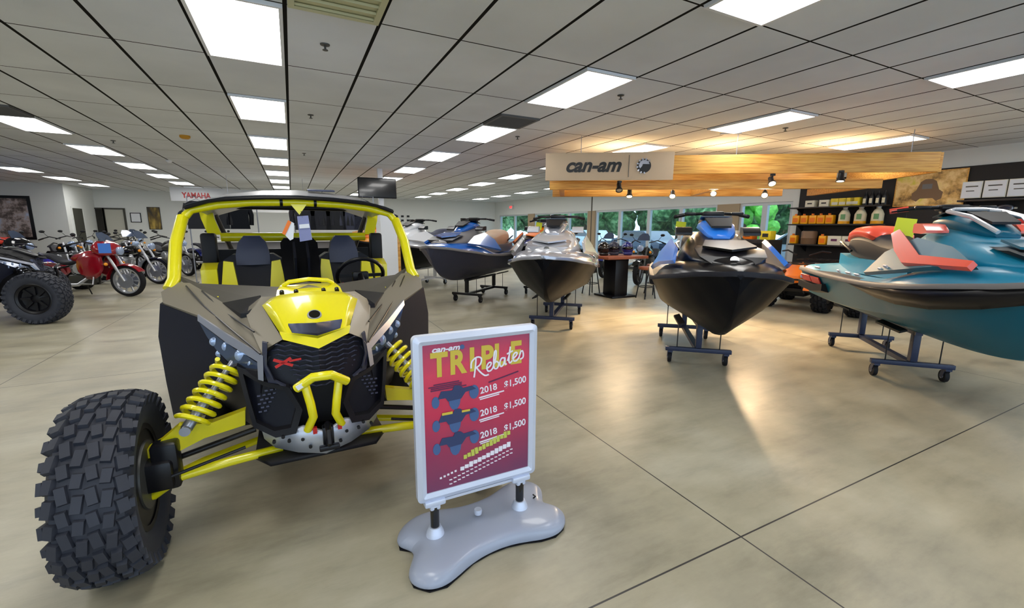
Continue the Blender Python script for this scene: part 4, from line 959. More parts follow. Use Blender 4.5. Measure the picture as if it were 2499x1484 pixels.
# local: x along the front edge, y away from the viewer
can = empty('hanging_canopy', 'large wooden timber canopy hanging from the ceiling above the watercraft', 'canopy', A0, canang)
zt, zb = 2.61, 2.33; DEP = 2.2; LEN -= .12
MB().box((LEN/2+.15, 0, (zt+zb)/2), (LEN-.3+.3, .05, zt-zb), bev=.004).build('front_fascia', 'pine', can)
MB().box((LEN/2, DEP, (zt+zb)/2), (LEN, .05, zt-zb), bev=.004).build('rear_fascia', 'pine', can)
MB().box((.025, DEP/2, (zt+zb)/2), (.05, DEP-.05, zt-zb), bev=.004).build('end_fascia', 'pine', can)
MB().box((LEN+.2, DEP/2, (zt+zb)/2), (.05, DEP-.05, zt-zb), bev=.004).build('end_fascia', 'pine', can)
MB().box((LEN*.46, .22, 2.185), (LEN*.92, .09, .14), bev=.004).build('lower_beam', 'pine', can)
MB().box((LEN*.40, DEP-.3, 2.185), (LEN*.80, .09, .14), bev=.004).build('lower_beam', 'pine', can)
for x in (.2, LEN*.5, LEN*.9): MB().box((x, DEP/2, 2.185), (.09, DEP-.4, .12), bev=.004).build('cross_beam', 'pine', can)
for x, y in ((.5, .05), (LEN*.52, .05), (LEN-.2, .05), (.5, DEP), (LEN-.5, DEP)):
    MB().tube([(x, y, zt-.02), (x, y, CEIL)], .006, 6).build('hanger_rod', 'steel', can)
MB().box((LEN*.5, .05, CEIL-.012), (.3, .05, .024)).build('ceiling_bracket', 'white', can, smooth=False)
bd = empty('brand_sign', 'pale board with black lettering on the left end of the wooden canopy', 'sign', A0-inn*.06, canang)
SW = (aY(1647, 400, 4.9)-aY(1647, 400, 4.9)).length
sw_, sh0, sh1 = 1.98, 2.235, 2.655
MB().box((sw_/2-.06, 0, (sh0+sh1)/2), (sw_, .06, sh1-sh0), bev=.004).build('board', 'sign board', bd)
MB().box((1.24, -.034, (sh0+sh1)/2), (.008, .008, .33)).build('divider', 'taupe dark', bd, smooth=False)
mat('black letters', (30, 28, 28), .5)
text_obj('can-am', .215, 'black letters', bd, frame((.70, -.034, (sh0+sh1)/2-.01), (1, 0, 0), (0, 0, 1)), 'lettering', .32, .004, .007, 1., fit=(.86, .155))
em_ = MB().lathe([(0, -.01), (.105, -.01), (.105, 0), (0, 0)], 32, 'Y', (1.47, -.034, (sh0+sh1)/2)).build('emblem', 'black letters', bd)
gm = MB()
for k in range(9): gm.box((1.47+.105*math.cos(k*.5+.8), -.04, (sh0+sh1)/2+.105*math.sin(k*.5+.8)), (.03, .012, .02), rot=(0, -(k*.5+.8), 0))
gm.plate([V(1.47+r_*math.cos(a), -.046, (sh0+sh1)/2+r_*math.sin(a)) for a, r_ in ((.3, .085), (.8, .09), (1.4, .09), (2., .09), (2.6, .085), (3.2, .08), (3.7, .07), (3.2, .03), (2.2, .035), (1.2, .03))], (0, .004, 0)).build('emblem_mark', 'silver', em_)
mat('bulb warm', (255, 226, 170), .3); M['bulb warm'].node_tree.nodes['Principled BSDF'].inputs['Emission Color'].default_value = (1, .72, .38, 1); M['bulb warm'].node_tree.nodes['Principled BSDF'].inputs['Emission Strength'].default_value = 22
mat('bulb off', (150, 146, 136), .3)
def track_lamp(px, py, Yd, aim, on_, label, topz=2.12, E=125):
    p = aY(px, py, Yd); o = empty('track_lamp', label, 'lamp', p)
    d = (Vector(aim)-p).normalized(); rq = d.to_track_quat('-Z', 'Y').to_matrix().to_4x4()
    h = MB().lathe([(0, .11), (.035, .11), (.038, .03), (.055, .0), (.055, -.02), (.048, -.02), (.045, .0), (0, .005)], 20); h._x(h.bm.verts, rq); h.build('lamp_head', 'black satin', o)
    h = MB().lathe([(0, -.012), (.042, -.012), (.042, .0), (0, .0)], 20); h._x(h.bm.verts, rq); h.build('bulb', 'bulb warm' if on_ else 'bulb off', o)
    MB().tube([(0, 0, .06), (0, 0, max(.12, topz-p.z))], .010, 8).box((0, 0, max(.12, topz-p.z)), (.05, .05, .03)).build('stem', 'black satin', o)
    if on_:
        l = bpy.data.lights.new('spot', 'SPOT'); l.energy = E; l.color = (1, .70, .40); l.spot_size = math.radians(95); l.spot_blend = .6; l.shadow_soft_size = .05
        lo = bpy.data.objects.new('spot', l); COL.objects.link(lo); lo.parent = o; lo.matrix_local = Matrix.Translation(d*.05) @ rq
    return o
FL = lambda x, y: (x, y, 0)
track_lamp(1511, 463, 5.55, (4.0, 4.5, 0), False, 'leftmost unlit black track lamp under the wooden sign')
track_lamp(1536, 478, 5.9, (4.6, 5.2, .0), True, 'lit track lamp just right of the leftmost unlit lamp under the sign')
track_lamp(1641, 478, 5.7, (4.4, 4.2, 0), True, 'second lit warm track lamp under the canopy, over the window wall')
track_lamp(1741, 472, 5.4, (4.7, 3.6, 0), True, 'third lit track lamp, above the bright blue watercraft', E=190)
track_lamp(1866, 476, 4.85, (4.5, 3.1, 0), True, 'rightmost lit track lamp, with a bright warm bulb', E=110)
track_lamp(1884, 447, 4.2, (5.2, 2.6, 0), True, 'black track lamp hanging on the canopy beam above the brightest bulb', E=45)
track_lamp(2051, 440, 3.6, (6.6, 3.4, 0), True, 'black track lamp on the right half of the canopy beam', E=25)
# warm wash on the ceiling and fascia from up-lights resting on the canopy
for k, x in enumerate((1.2, 3.0, 4.8)):
    p = on(can, (x, .95, 2.275)); o = empty('up_light', 'shallow black up-light lying on the canopy cross beam, number not visible', 'lamp', p)
    o['label'] = ('black up-light on the left canopy beam behind the sign', 'black up-light on the middle canopy beam', 'black up-light on the right canopy beam')[k]
    MB().lathe([(0, -.025), (.06, -.025), (.07, .02), (.06, .02), (.055, .0), (0, .0)], 20).build('housing', 'black satin', o)
    MB().lathe([(0, .002), (.05, .002), (.05, .008), (0, .008)], 20).build('bulb', 'bulb warm', o)
    l = bpy.data.lights.new('wash', 'SPOT'); l.energy = 34; l.color = (1, .66, .30); l.spot_size = math.radians(165); l.spot_blend = .8; l.shadow_soft_size = .06
    lo = bpy.data.objects.new('wash', l); COL.objects.link(lo); lo.parent = o; lo.location = (0, 0, .03); lo.rotation_euler = (PI, 0, 0)
mat('violet blue', (62, 56, 205), .35, coat=.3); mat('red bright', (232, 66, 48), .35, coat=.3); mat('bright metal', (200, 202, 208), .22, .55)
# ================================================================ motorcycles, quads and the dark buggy on the left
def wheel_mb(r, w, c=(0, 0, 0)):
    return MB().lathe([(r*.80, -w*.42), (r*.86, -w*.5), (r*.95, -w*.42), (r, -w*.15), (r, w*.15), (r*.95, w*.42), (r*.86, w*.5), (r*.80, w*.42), (r*.80, -w*.42)], 36, 'Y', c)
def cycle_wheel(root, c, r, w, rimm, spokes=10):
    t = wheel_mb(r, w, c).build('tire', 'rubber dark', root)
    m = MB().lathe([(r*.80, -w*.40), (r*.72, -w*.34), (r*.70, 0), (r*.72, w*.34), (r*.80, w*.40), (r*.80, -w*.40)], 36, 'Y', c)
    for k in range(spokes):
        a = k*2*PI/spokes
        m.box((c[0]+math.cos(a)*r*.42, c[1], c[2]+math.sin(a)*r*.42), (r*.62, w*.22, .028), rot=(0, -a, 0))
    m.lathe([(0, -w*.6), (.035, -w*.6), (.06, -w*.3), (.06, w*.3), (.035, w*.6), (0, w*.6)], 20, 'Y', c)
    m.build('rim', rimm, t)
    return t
def motorcycle(label, loc, rz, paint, bagger=True, chrome='bright metal', amber=True, screen=True):
    """x forward, wheelbase 1.6"""
    o = empty('motorcycle', label, 'motorcycle', loc, rz)
    R1, R2 = .335, .33
    f = cycle_wheel(o, (.82, 0, R1), R1, .12, chrome); cycle_wheel(o, (-.80, 0, R2), R2, .16, 'black satin' if not bagger else chrome)
    for s in (1, -1):
        MB().lathe([(.02, -.004), (.15, -.004), (.15, .004), (.02, .004)], 28, 'Y', (.82, s*.075, R1)).build('brake_disc', 'steel', f)
        MB().tube([(.82, s*.10, R1), (.66, s*.11, .68), (.50, s*.11, 1.0)], [.028, .028, .024], 10).build('fork', chrome, o)
    MB().loft([[V(.82+(R1+.035)*math.cos(a), y, R1+(R1+.035-abs(y)*.3)*math.sin(a)) for y in (-.085, -.05, 0, .05, .085)]+[V(.82+(R1+.02)*math.cos(a), y, R1+(R1+.02-abs(y)*.3)*math.sin(a)) for y in (.085, -.085)] for a in [math.radians(d) for d in range(35, 176, 14)]]).build('front_fender', paint, o)
    # fairing / headlamp
    if bagger:
        MB().loft([[V(x, -w_, zb), V(x, -w_*.95, (zb+zt)/2), V(x, -w_*.5, zt), V(x, w_*.5, zt), V(x, w_*.95, (zb+zt)/2), V(x, w_, zb)] for x, w_, zb, zt in ((.30, .27, .92, 1.18), (.48, .33, .84, 1.22), (.64, .27, .84, 1.14), (.74, .14, .90, 1.04))]).build('fairing', paint, o, sub=1)
        for s in (1, -1): MB().loft([[V(x, s*y, z0_), V(x, s*(y+.13), z0_+.05), V(x, s*(y+.13), z1_-.05), V(x, s*y, z1_)] for x, y, z0_, z1_ in ((.02, .14, .46, .88), (.22, .17, .32, .98), (.40, .17, .34, 1.0), (.54, .13, .50, .96))]).build('leg_fairing', paint, o, sub=1)
    MB().lathe([(0, .02), (.06, .015), (.085, 0), (.08, -.06), (0, -.08)], 20, 'X', (.76, 0, .96)).build('headlamp', 'lamp lens', o)
    if screen: MB().plate([V(.52, -.17, 1.16), V(.52, .17, 1.16), V(.44, .14, 1.27), V(.38, .07, 1.34), V(.38, -.07, 1.34), V(.44, -.14, 1.27)], (.008, 0, .004)).build('windscreen', 'lens', o)
    # tank, seat, bags, engine
    MB().loft([[V(x, -w_, zb), V(x, -w_, (zb+zt)/2+.02), V(x, -w_*.5, zt), V(x, w_*.5, zt), V(x, w_, (zb+zt)/2+.02), V(x, w_, zb)] for x, w_, zb, zt in ((-.22, .08, .74, .84), (-.05, .15, .72, .93), (.2, .17, .72, 1.0), (.36, .12, .76, .98))]).build('fuel_tank', paint, o, sub=1)
    MB().loft([[V(x, -w_, z-.10), V(x, -w_*.9, z), V(x, w_*.9, z), V(x, w_, z-.10)] for x, w_, z in ((-.86, .12, .90), (-.72, .16, .93), (-.52, .15, .88), (-.40, .19, .76), (-.15, .17, .75), (-.02, .10, .82))]).build('seat', 'seat black', o, sub=1)
    MB().loft([[V(-.80+(R2+.05)*math.cos(a), y, R2+(R2+.07)*math.sin(a)) for y in (-.11, 0, .11)]+[V(-.80+(R2+.03)*math.cos(a), y, R2+(R2+.05)*math.sin(a)) for y in (.11, 0, -.11)] for a in [math.radians(d) for d in range(20, 171, 15)]]).build('rear_fender', paint, o)
    for s in (1, -1):
        if bagger: MB().loft([[V(x, s*.17, z0_), V(x, s*.32, z0_+.03), V(x, s*.33, z1_-.04), V(x, s*.17, z1_)] for x, z0_, z1_ in ((-1.18, .50, .68), (-1.05, .38, .72), (-.62, .36, .72), (-.50, .44, .66))]).build('saddlebag', paint, o, sub=1)
        MB().tube([(.12, s*.12, .40), (.0, s*.20, .28), (-.5, s*.24, .27), (-1.15, s*.24, .30)], [.03, .035, .045, .05], 12).build('exhaust', chrome, o)
        MB().tube([(.04, s*.2, .30), (.36, s*.30, .30), (.34, s*.18, .62)], .014, 8).build('crash_bar', chrome, o)
        if amber: MB().ball((.60, s*.22, .70 if bagger else .86), .035).build('turn_signal', 'amber', o)
        MB().tube([(.40, s*.12, 1.10), (.28, s*.30, 1.16), (.12, s*.42, 1.10)], .014, 8).tube([(.16, s*.40, 1.11), (.04, s*.46, 1.07)], .02, 8).build('handlebar', 'black satin', o)
        MB().tube([(.26, s*.31, 1.15), (.24, s*.40, 1.28)], .006, 6).ball((.24, s*.42, 1.30), .06, (.3, 1, .6)).build('mirror', 'black satin', o)
    MB().box((-.02, 0, .36), (.46, .24, .22), bev=.03).build('crankcase', 'steel dark', o)
    for x, t in ((.10, .35), (-.14, -.35)):
        m = MB()
        for k in range(7): m.lathe([(0, 0), (.085, 0), (.085, .012), (0, .012)], 16, 'Z', (x+k*.024*math.sin(t), 0, .47+k*.030), rot=(0, t, 0))
        m.build('cylinder', chrome, o)
    MB().lathe([(0, -.16), (.10, -.16), (.12, -.13), (.12, .13), (.10, .16), (0, .16)], 20, 'Y', (.0, 0, .60)).build('air_cleaner', chrome, o)
    MB().tube([(.50, 0, .98), (.30, 0, .62), (.25, 0, .28), (-.35, 0, .25), (-.5, 0, .6), (.1, 0, .72)], .022, 8).build('frame_tube', 'black satin', o)
    MB().tube([(-.1, .1, .28), (-.12, .22, .02)], .012, 6).build('side_stand', 'black satin', o)
    return o
def quad(label, loc, rz, paint, rack=True, r=.30):
    o = empty('quad_bike', label, 'ATV', loc, rz)
    for x in (.62, -.62):
        for s in (1, -1):
            t = tire_mb(r, .22, 4, 16, .012)
            t._x(t.bm.verts, Matrix.Translation((x, s*.46, r)) @ Matrix.Rotation(PI/2, 4, 'Z')); t = t.build('tire', 'rubber dark', o, ang=30)
            MB().lathe([(0, -.05), (.06, -.07), (r*.56, -.09), (r*.58, 0), (r*.56, .09), (.06, .07), (0, .05)], 20, 'Y', (x, s*.46, r)).build('rim', 'steel dark', t)
        MB().box((x, 0, r), (.10, .8, .07), bev=.01).build('axle', 'black satin', o)
    for s in (1, -1):
        for xc in (.62, -.62):
            MB().loft([[V(xc+(r+.09)*math.cos(a), s*.24, .34+(r+.06)*math.sin(a)), V(xc+(r+.08)*math.cos(a), s*.60, .34+(r+.05)*math.sin(a)), V(xc+(r+.06)*math.cos(a), s*.60, .34+(r+.03)*math.sin(a)), V(xc+(r+.07)*math.cos(a), s*.24, .34+(r+.04)*math.sin(a))] for a in [math.radians(d) for d in range(10, 171, 16)]]).build('fender', paint, o)
        MB().tube([(.36, s*.10, 1.0), (.28, s*.28, 1.08), (.20, s*.40, 1.06)], .015, 8).build('handlebar', 'black satin', o)
        MB().box((.98, s*.22, .66), (.04, .12, .06), bev=.01).build('headlamp', 'lamp lens', o)
    MB().loft([[V(x, -w_, zb), V(x, -w_*.8, zt), V(x, w_*.8, zt), V(x, w_, zb)] for x, w_, zb, zt in ((.02, .12, .5, .80), (.3, .17, .5, .92), (.6, .24, .5, .82), (1.0, .25, .46, .66))]).build('front_cowl', paint, o, sub=1)
    MB().loft([[V(x, -w_, z-.14), V(x, -w_*.9, z), V(x, w_*.9, z), V(x, w_, z-.14)] for x, w_, z in ((-.75, .15, .84), (-.4, .17, .82), (-.1, .13, .80), (.1, .09, .84))]).build('seat', 'seat black', o, sub=1)
    MB().box((0, 0, .38), (1.1, .34, .3), bev=.04).build('chassis', 'black plastic', o)
    MB().tube([(1.0, -.25, .36), (1.1, -.2, .6), (1.1, .2, .6), (1.0, .25, .36)], .02, 8).build('front_bumper', 'black satin', o)
    if rack:
        for xc in (.68, -.75):
            m = MB()
            for k in range(5): m.tube([(xc-.2, -.32+k*.16, .86), (xc+.2, -.32+k*.16, .86)], .009, 6)
            m.tube([(xc-.2, -.34, .86), (xc+.2, -.34, .86), (xc+.2, .34, .86), (xc-.2, .34, .86)], .011, 6, closed=True)
            m.build('rack', 'black satin', o)
    return o
# dark buggy at the left edge, one steered front wheel in view
u2 = make_utv('dark off-road buggy at the left edge with only its knobbly front wheel in view', (-3.785, 9.84, 0), math.radians(110), ('black satin', 'black plastic', 'black satin'), -.6, -.3)
# red bagger: front wheel at about (-3.17, 11.66)
ang = math.radians(-22)
motorcycle('dark red touring motorcycle with chrome wheels facing right, behind the left dark wheel', (-3.17-.82*math.cos(ang), 11.66-.82*math.sin(ang)+.1, 0), ang, 'red paint')
t = empty('hang_tag', 'blue tag on the fairing of the red motorcycle', 'tag', aY(255, 606, 11.12)); MB().box((0, 0, 0), (.19, .006, .19)).build('card', mat('tag blue', (70, 130, 225), .5), t, smooth=False); MB().tube([(0, 0, .09), (.02, .1, .2)], .004, 6).build('string', 'black satin', t)
ang = math.radians(-28)
motorcycle('black motorcycle with amber turn signals beside the left cage pillar of the buggy', (-3.15-.82*math.cos(ang), 14.0-.82*math.sin(ang), 0), ang, 'black gloss', bagger=False)
motorcycle('black cruiser with windscreen behind the red touring motorcycle', (-6.5, 15.2, 0), math.radians(-20), 'black gloss', bagger=True, amber=False)
rows = [((-4.6, 16.5), 'black satin', 'black motorcycle in the rear row left of the cage pillar'), ((-3.4, 16.5), 'steel dark', 'grey motorcycle in the rear row, seen just left of the cage pillar'), ((-5.9, 16.9), 'hull black', 'dark motorcycle in the rear row below the framed certificate'), ((-2.4, 17.6), 'dark blue', 'dark blue motorcycle in the rear row behind the cage pillar'), ((-6.0, 18.1), 'steel', 'silver motorcycle in the rear row in front of the pale door'), ((-3.9, 18.8), 'black satin', 'black motorcycle in the last row under the gold poster'), ((-5.4, 20.3), 'silver', 'silver grey motorcycle in the last row near the white door')]
for k, ((x, y), p, l) in enumerate(rows): motorcycle(l, (x, y, 0), math.radians(-40-8*(k % 3)), p, bagger=False, amber=(k % 2 == 0), screen=(k % 3 == 0))
quads = [((-5.3, 13.6), 'violet blue', 'violet blue quad bike behind the red touring motorcycle'), ((-6.5, 12.2), 'hivis', 'yellow green quad bike in the row at the left edge'), ((-8.6, 16.1), 'ski blue', 'bright blue quad bike in front of the side doorway'), ((-7.5, 14.3), 'ski blue', 'light blue quad bike at the very left edge of the photo')]
for (x, y), p, l in quads: quad(l, (x, y, 0), math.radians(-35), p)
for (x, y), l in (((-8.4, 18.2), 'red quad bike nearest the big framed picture'), ((-9.4, 19.75), 'red quad bike at the left edge under the big framed picture')): quad(l, (x, y, .42), math.radians(-15), 'red bright')
o = empty('display_platform', 'low dark platform carrying the red quad bikes under the framed picture', 'platform', (-9.3, 18.95, 0))
MB().box((0, 0, .39), (4.2, 2.6, .06)).build('deck', 'black plastic', o, smooth=False); MB().box((0, 0, .18), (3.9, 2.3, .36)).build('plinth', 'seat black', o, smooth=False)
# far wall pictures
def picture(name, label, cat, a, b_, wall_y, fm, pm, fw=.06):
    p0, p1 = aY(a[0], a[1], wall_y-.04), aY(b_[0], b_[1], wall_y-.04); x0, x1 = sorted((p0.x, p1.x)); z0, z1 = sorted((p0.z, p1.z))
    o = empty(name, label, cat, ((x0+x1)/2, wall_y-.03, (z0+z1)/2)); w, h = x1-x0, z1-z0
    MB().ring_plate([V(-w/2, 0, -h/2), V(w/2, 0, -h/2), V(w/2, 0, h/2), V(-w/2, 0, h/2)], [V(-w/2+fw, 0, -h/2+fw), V(w/2-fw, 0, -h/2+fw), V(w/2-fw, 0, h/2-fw), V(-w/2+fw, 0, h/2-fw)], (0, .03, 0)).build('frame', fm, o, smooth=False)
    MB().box((0, .012, 0), (w-2*fw, .01, h-2*fw)).build('print', pm, o, smooth=False)
    return o
m, nt, b = nodes_mat('rock print'); tc = nt.nodes.new('ShaderNodeTexCoord').outputs['Object']
nt.links.new(ramp(nt, noise(nt, tc, 2.4, 8, .7), [(.36, (50, 42, 42)), (.46, (110, 96, 92)), (.54, (186, 168, 164)), (.66, (190, 200, 224))]), b.inputs['Base Color'])
m, nt, b = nodes_mat('gold print 2'); tc = nt.nodes.new('ShaderNodeTexCoord').outputs['Object']
nt.links.new(ramp(nt, noise(nt, mapping(nt, tc, (4, 1, 1)), 1.6, 5), [(.35, (24, 20, 12)), (.5, (110, 88, 30)), (.65, (190, 160, 70))]), b.inputs['Base Color'])
picture('framed_picture', 'large dark framed rocky landscape picture on the left wall', 'picture', (-90, 474), (90, 585), 21.55, 'black satin', 'rock print', .09)
picture('framed_certificate', 'small framed certificate on the back wall right of the pale door', 'picture', (316, 519), (346, 543), YB, 'black satin', 'paper', .03)
picture('wall_poster', 'gold and black poster on the back wall, left of the buggy roof', 'poster', (357, 505), (396, 560), YB, 'black satin', 'gold print 2', .02)
# long white hanging sign with red lettering
yy = 20.4; a, c = aY(413, 456, yy), aY(416, 490, yy); xe = aY(712, 470, yy).x
o = empty('brand_sign', 'long white hanging box sign with red lettering behind the buggy roof', 'sign', (a.x, yy, (a.z+c.z)/2))
W = xe-a.x; Hh = a.z-c.z
MB().box((W/2, .1, 0), (W, .22, Hh), bev=.01).build('panel', 'white', o)
text_obj('YAMAHA', Hh*.52, 'red', o, frame((W*59/299, -.012, -.03), (1, 0, 0), (0, 0, 1)), 'lettering', 0, .004, .008, 1., fit=(W*67/299, Hh*.42))
for x in (.4, W-.4): MB().tube([(x, .1, Hh/2), (x, .1, CEIL-(a.z+c.z)/2)], .008, 6).build('hanger', 'steel', o)
# ---- goods seen through the cage: racks of dark riding gear, white header, helmets
def garment_rack(label, x, y, n, seed):
    o = empty('clothing_rack', label, 'clothing rack', (x, y, 0)); L = n*.13+.2
    MB().tube([(-L/2, 0, 0), (-L/2, 0, 2.2), (L/2, 0, 2.2), (L/2, 0, 0)], .016, 8).build('rail', 'steel', o)
    MB().tube([(-L/2, -.25, .02), (-L/2, .25, .02)], .016, 8).build('foot', 'steel', o); MB().tube([(L/2, -.25, .02), (L/2, .25, .02)], .016, 8).build('foot', 'steel', o)
def jacket(label, c, m, acc=None):
    o = empty('riding_jacket', label, 'jacket', c)
    MB().loft([[V(x*w_, -d_, z) for x in (-1, 0, 1)]+[V(x*w_, d_, z) for x in (1, 0, -1)] for z, w_, d_ in ((-.72, .22, .05), (-.4, .2, .06), (-.1, .23, .06), (-.03, .12, .05))]).build('body', m, o)
    for s in (1, -1):
        MB().tube([(s*.20, 0, -.10), (s*.27, 0, -.35), (s*.26, -.02, -.62)], [.07, .06, .05], 10).build('sleeve', m, o)
    MB().tube([(-.18, 0, -.06), (0, 0, .02), (.18, 0, -.06)], .008, 6).tube([(0, 0, .02), (.02, 0, .07), (0, 0, .09)], .004, 6).build('hanger', 'steel', o)
    if acc: MB().box((0, -.062, -.2), (.28, .01, .10)).build('yoke', acc, o, smooth=False)
    return o
garment_rack('steel clothing rack seen through the buggy cage on the right', .95, 11.25, 12, 1)
for k, (x, m_, ac, l) in enumerate(((.35, 'seat black', None, 'black riding jacket, leftmost on the rack seen through the cage'), (.75, 'seat black', 'hivis', 'black riding jacket with yellow yoke, second on the rack seen through the cage'), (1.15, 'black plastic', 'hivis', 'black riding jacket with yellow yoke, third on the rack seen through the cage'), (1.6, 'hull grey', None, 'dark grey riding jacket near the right end of the rack'), (1.9, 'seat black', 'hivis', 'black riding jacket with yellow yoke at the right end of the rack'))):
    jacket(l, (x*.82, 11.17, 2.125), m_, ac)
garment_rack('steel clothing rack seen through the buggy cage on the left', -1.55, 13.6, 10, 2)
for k, (x, m_, l) in enumerate(((-2.1, 'seat black', 'black riding jacket, left end of the left rack inside the cage view'), (-1.65, 'black plastic', 'black riding jacket, middle of the left rack inside the cage view'), (-1.2, 'hull black', 'black riding jacket, right end of the left rack inside the cage view'))):
    jacket(l, (x, 13.52, 2.125), m_)
o = empty('sales_counter', 'long grey sales counter seen through the buggy cage', 'counter', (.1, 15.6, 0))
MB().box((0, 0, .5), (4.4, .7, 1.0), bev=.01).build('body', 'bumper grey', o); MB().box((0, 0, 1.03), (4.6, .85, .05), bev=.01).build('top', 'wall paint', o)
o = empty('header_panel', 'white header panel hanging over the counter, seen under the buggy roof', 'sign', (-.6, 15.4, 2.02)); MB().box((0, 0, 0), (2.4, .06, .26), bev=.005).build('panel', 'white', o)
for x in (-1, 1): MB().tube([(x, 0, .1), (x, 0, CEIL-2.02)], .006, 6).build('hanger', 'steel', o)
# plain display cabinet + boxes right of cage
o = empty('display_cabinet', 'tall white display cabinet with wooden edge right behind the buggy', 'cabinet', (1.62, 8.6, 0))
MB().box((0, 0, .85), (.30, .5, 1.7), bev=.005).build('body', 'white', o, smooth=False); MB().box((.17, 0, .80), (.05, .5, 1.6)).build('edge_panel', 'pine', o, smooth=False)
# ================================================================ black display wall, shelves and stock on the right
mat('shelf wood', (42, 36, 34), .5); mat('jug yellow', (250, 176, 16), .4); mat('lid', (236, 120, 20), .5); mat('label cream', (232, 222, 190), .6); mat('label green', (110, 160, 110), .6)
mat('box white', (226, 220, 200), .6); mat('box yellow', (232, 206, 40), .5); mat('drum brown', (120, 92, 66), .5); mat('panel dark', (34, 31, 32), .7)
XW = XR-.03
ya_, yb2 = aX(2600, 500, XW).y, aX(1950, 500, XW).y
ztop = aX(2212, 419, XW).z
tag(MB().box((XW+.01, (ya_+yb2)/2, ztop/2), (.04, yb2-ya_, ztop)).build('wall_display_panel', 'panel dark'), kind='structure')
def shelf(a, b_, dz, label):
    p0, p1 = aX(a[0], a[1], XW-.2), aX(b_[0], b_[1], XW-.2); y1, y0 = p0.y, p1.y; z = (p0.z+p1.z)/2
    o = empty('wall_shelf', label, 'shelf', (XW-.02, (y0+y1)/2, z))
    MB().box((-.17, 0, -.015), (.34, y1-y0, .03), bev=.003).build('board', 'shelf wood', o)
    for y in (-(y1-y0)*.4, (y1-y0)*.4): MB().plate([V(-.01, y, -.03), V(-.28, y, -.03), V(-.01, y, -.18)], (0, .02, 0)).build('bracket', 'black satin', o, smooth=False)
    return z, y0, y1
z1_, a1_, b1_ = shelf((1932, 506), (2165, 501), 0, 'top dark shelf on the black display wall')
z2_, a2_, b2_ = shelf((1930, 548), (2170, 545), 0, 'middle dark shelf on the black display wall holding yellow jugs')
z3_, a3_, b3_ = shelf((1932, 596), (2260, 604), 0, 'bottom dark shelf on the black display wall')
PROT = {}
def stock(kind, px, z, label, group=None):
    p = aX(px, 520, XW-.17); loc = (XW-.17, p.y, z)
    if kind not in PROT:
        nm, cat = {'jug': ('oil_jug', 'jug'), 'bottle': ('large_bottle', 'bottle'), 'dark': ('dark_bottle', 'bottle'), 'wbox': ('cardboard_box', 'box'), 'ybox': ('carton', 'box'), 'drum': ('drum', 'drum'), 'sbox': ('small_box', 'box')}[kind]
        o = empty(nm, None, None); o['category'] = cat
        if kind == 'jug':
            MB().box((0, 0, .10), (.13, .16, .20), bev=.02).build('body', 'jug yellow', o); MB().lathe([(0, .2), (.028, .2), (.028, .235), (0, .235)], 14, c=(0, .03, 0)).build('lid', 'lid', o)
            MB().box((-.067, 0, .09), (.004, .11, .10)).build('label_panel', 'orange', o, smooth=False)
        elif kind == 'bottle':
            MB().lathe([(0, 0), (.10, 0), (.105, .05), (.105, .2), (.07, .28), (.04, .31), (.04, .34), (0, .34)], 20).build('body', 'label cream', o)
            MB().lathe([(0, .335), (.045, .335), (.045, .375), (0, .375)], 16).build('cap', 'white', o); MB().lathe([(.107, .04), (.109, .06), (.107, .0)], 20).build('base_band', 'jug yellow', o)
            MB().box((-.104, -.02, .15), (.01, .09, .11), bev=.003).build('label_panel', 'label green', o, smooth=False)
        elif kind == 'dark':
            MB().lathe([(0, 0), (.05, 0), (.052, .16), (.03, .22), (.018, .25), (.018, .29), (0, .29)], 16).build('body', 'black satin', o); MB().box((-.05, 0, .09), (.008, .05, .10)).build('label_panel', 'label cream', o, smooth=False)
        elif kind == 'wbox': MB().box((0, 0, .10), (.2, .26, .20), bev=.004).build('carton_body', 'box white', o); MB().box((-.102, 0, .11), (.004, .12, .05)).build('print', 'dark print', o, smooth=False)
        elif kind == 'sbox': MB().box((0, 0, .075), (.16, .20, .15), bev=.004).build('carton_body', 'box white', o); MB().box((-.082, 0, .08), (.004, .10, .03)).build('print', 'shelf wood', o, smooth=False)
        elif kind == 'ybox': MB().box((0, 0, .085), (.14, .17, .17), bev=.004).build('carton_body', 'box yellow', o); MB().box((-.072, 0, .06), (.004, .12, .06)).build('print', 'box white', o, smooth=False)
        else:
            MB().lathe([(0, 0), (.15, 0), (.16, .02), (.16, .13), (.165, .14), (.16, .15), (.16, .28), (.15, .3), (0, .3)], 24).build('body', 'drum brown', o); MB().lathe([(0, .3), (.13, .3), (.13, .31), (0, .31)], 24).build('lid', 'black satin', o)
        PROT[kind] = o
    else: o = dup(PROT[kind])
    o.location = loc; o['label'] = label
    if group: o['group'] = group
ordl = ['leftmost', 'second from left', 'third from left', 'fourth from left', 'fifth from left']
for k, px in enumerate((1947, 1967, 1988, 2008, 2029)): stock('jug', px, z2_, 'yellow oil jug, %s of five on the middle shelf' % ordl[k], 'yellow oil jugs on the middle shelf')
for k, px in enumerate((2062, 2101, 2143)): stock('bottle', px, z2_, 'large cream bottle with green label, %s of three on the middle shelf' % ordl[k], 'large bottles on the middle shelf')
for k, px in enumerate((1978, 2012)): stock('sbox', px, z1_, 'small cream box, %s of two on the top shelf' % ('left' if k == 0 else 'right'), 'small cream boxes on the top shelf')
for k, px in enumerate((2038, 2056, 2074, 2086)): stock('ybox', px, z1_, 'small yellow carton, %s of four on the top shelf' % ordl[k], 'yellow cartons on the top shelf')
for k, px in enumerate((2108, 2123, 2139, 2154)): stock('dark', px, z1_, 'black bottle with pale label, %s of four on the top shelf' % ordl[k], 'black bottles on the top shelf')
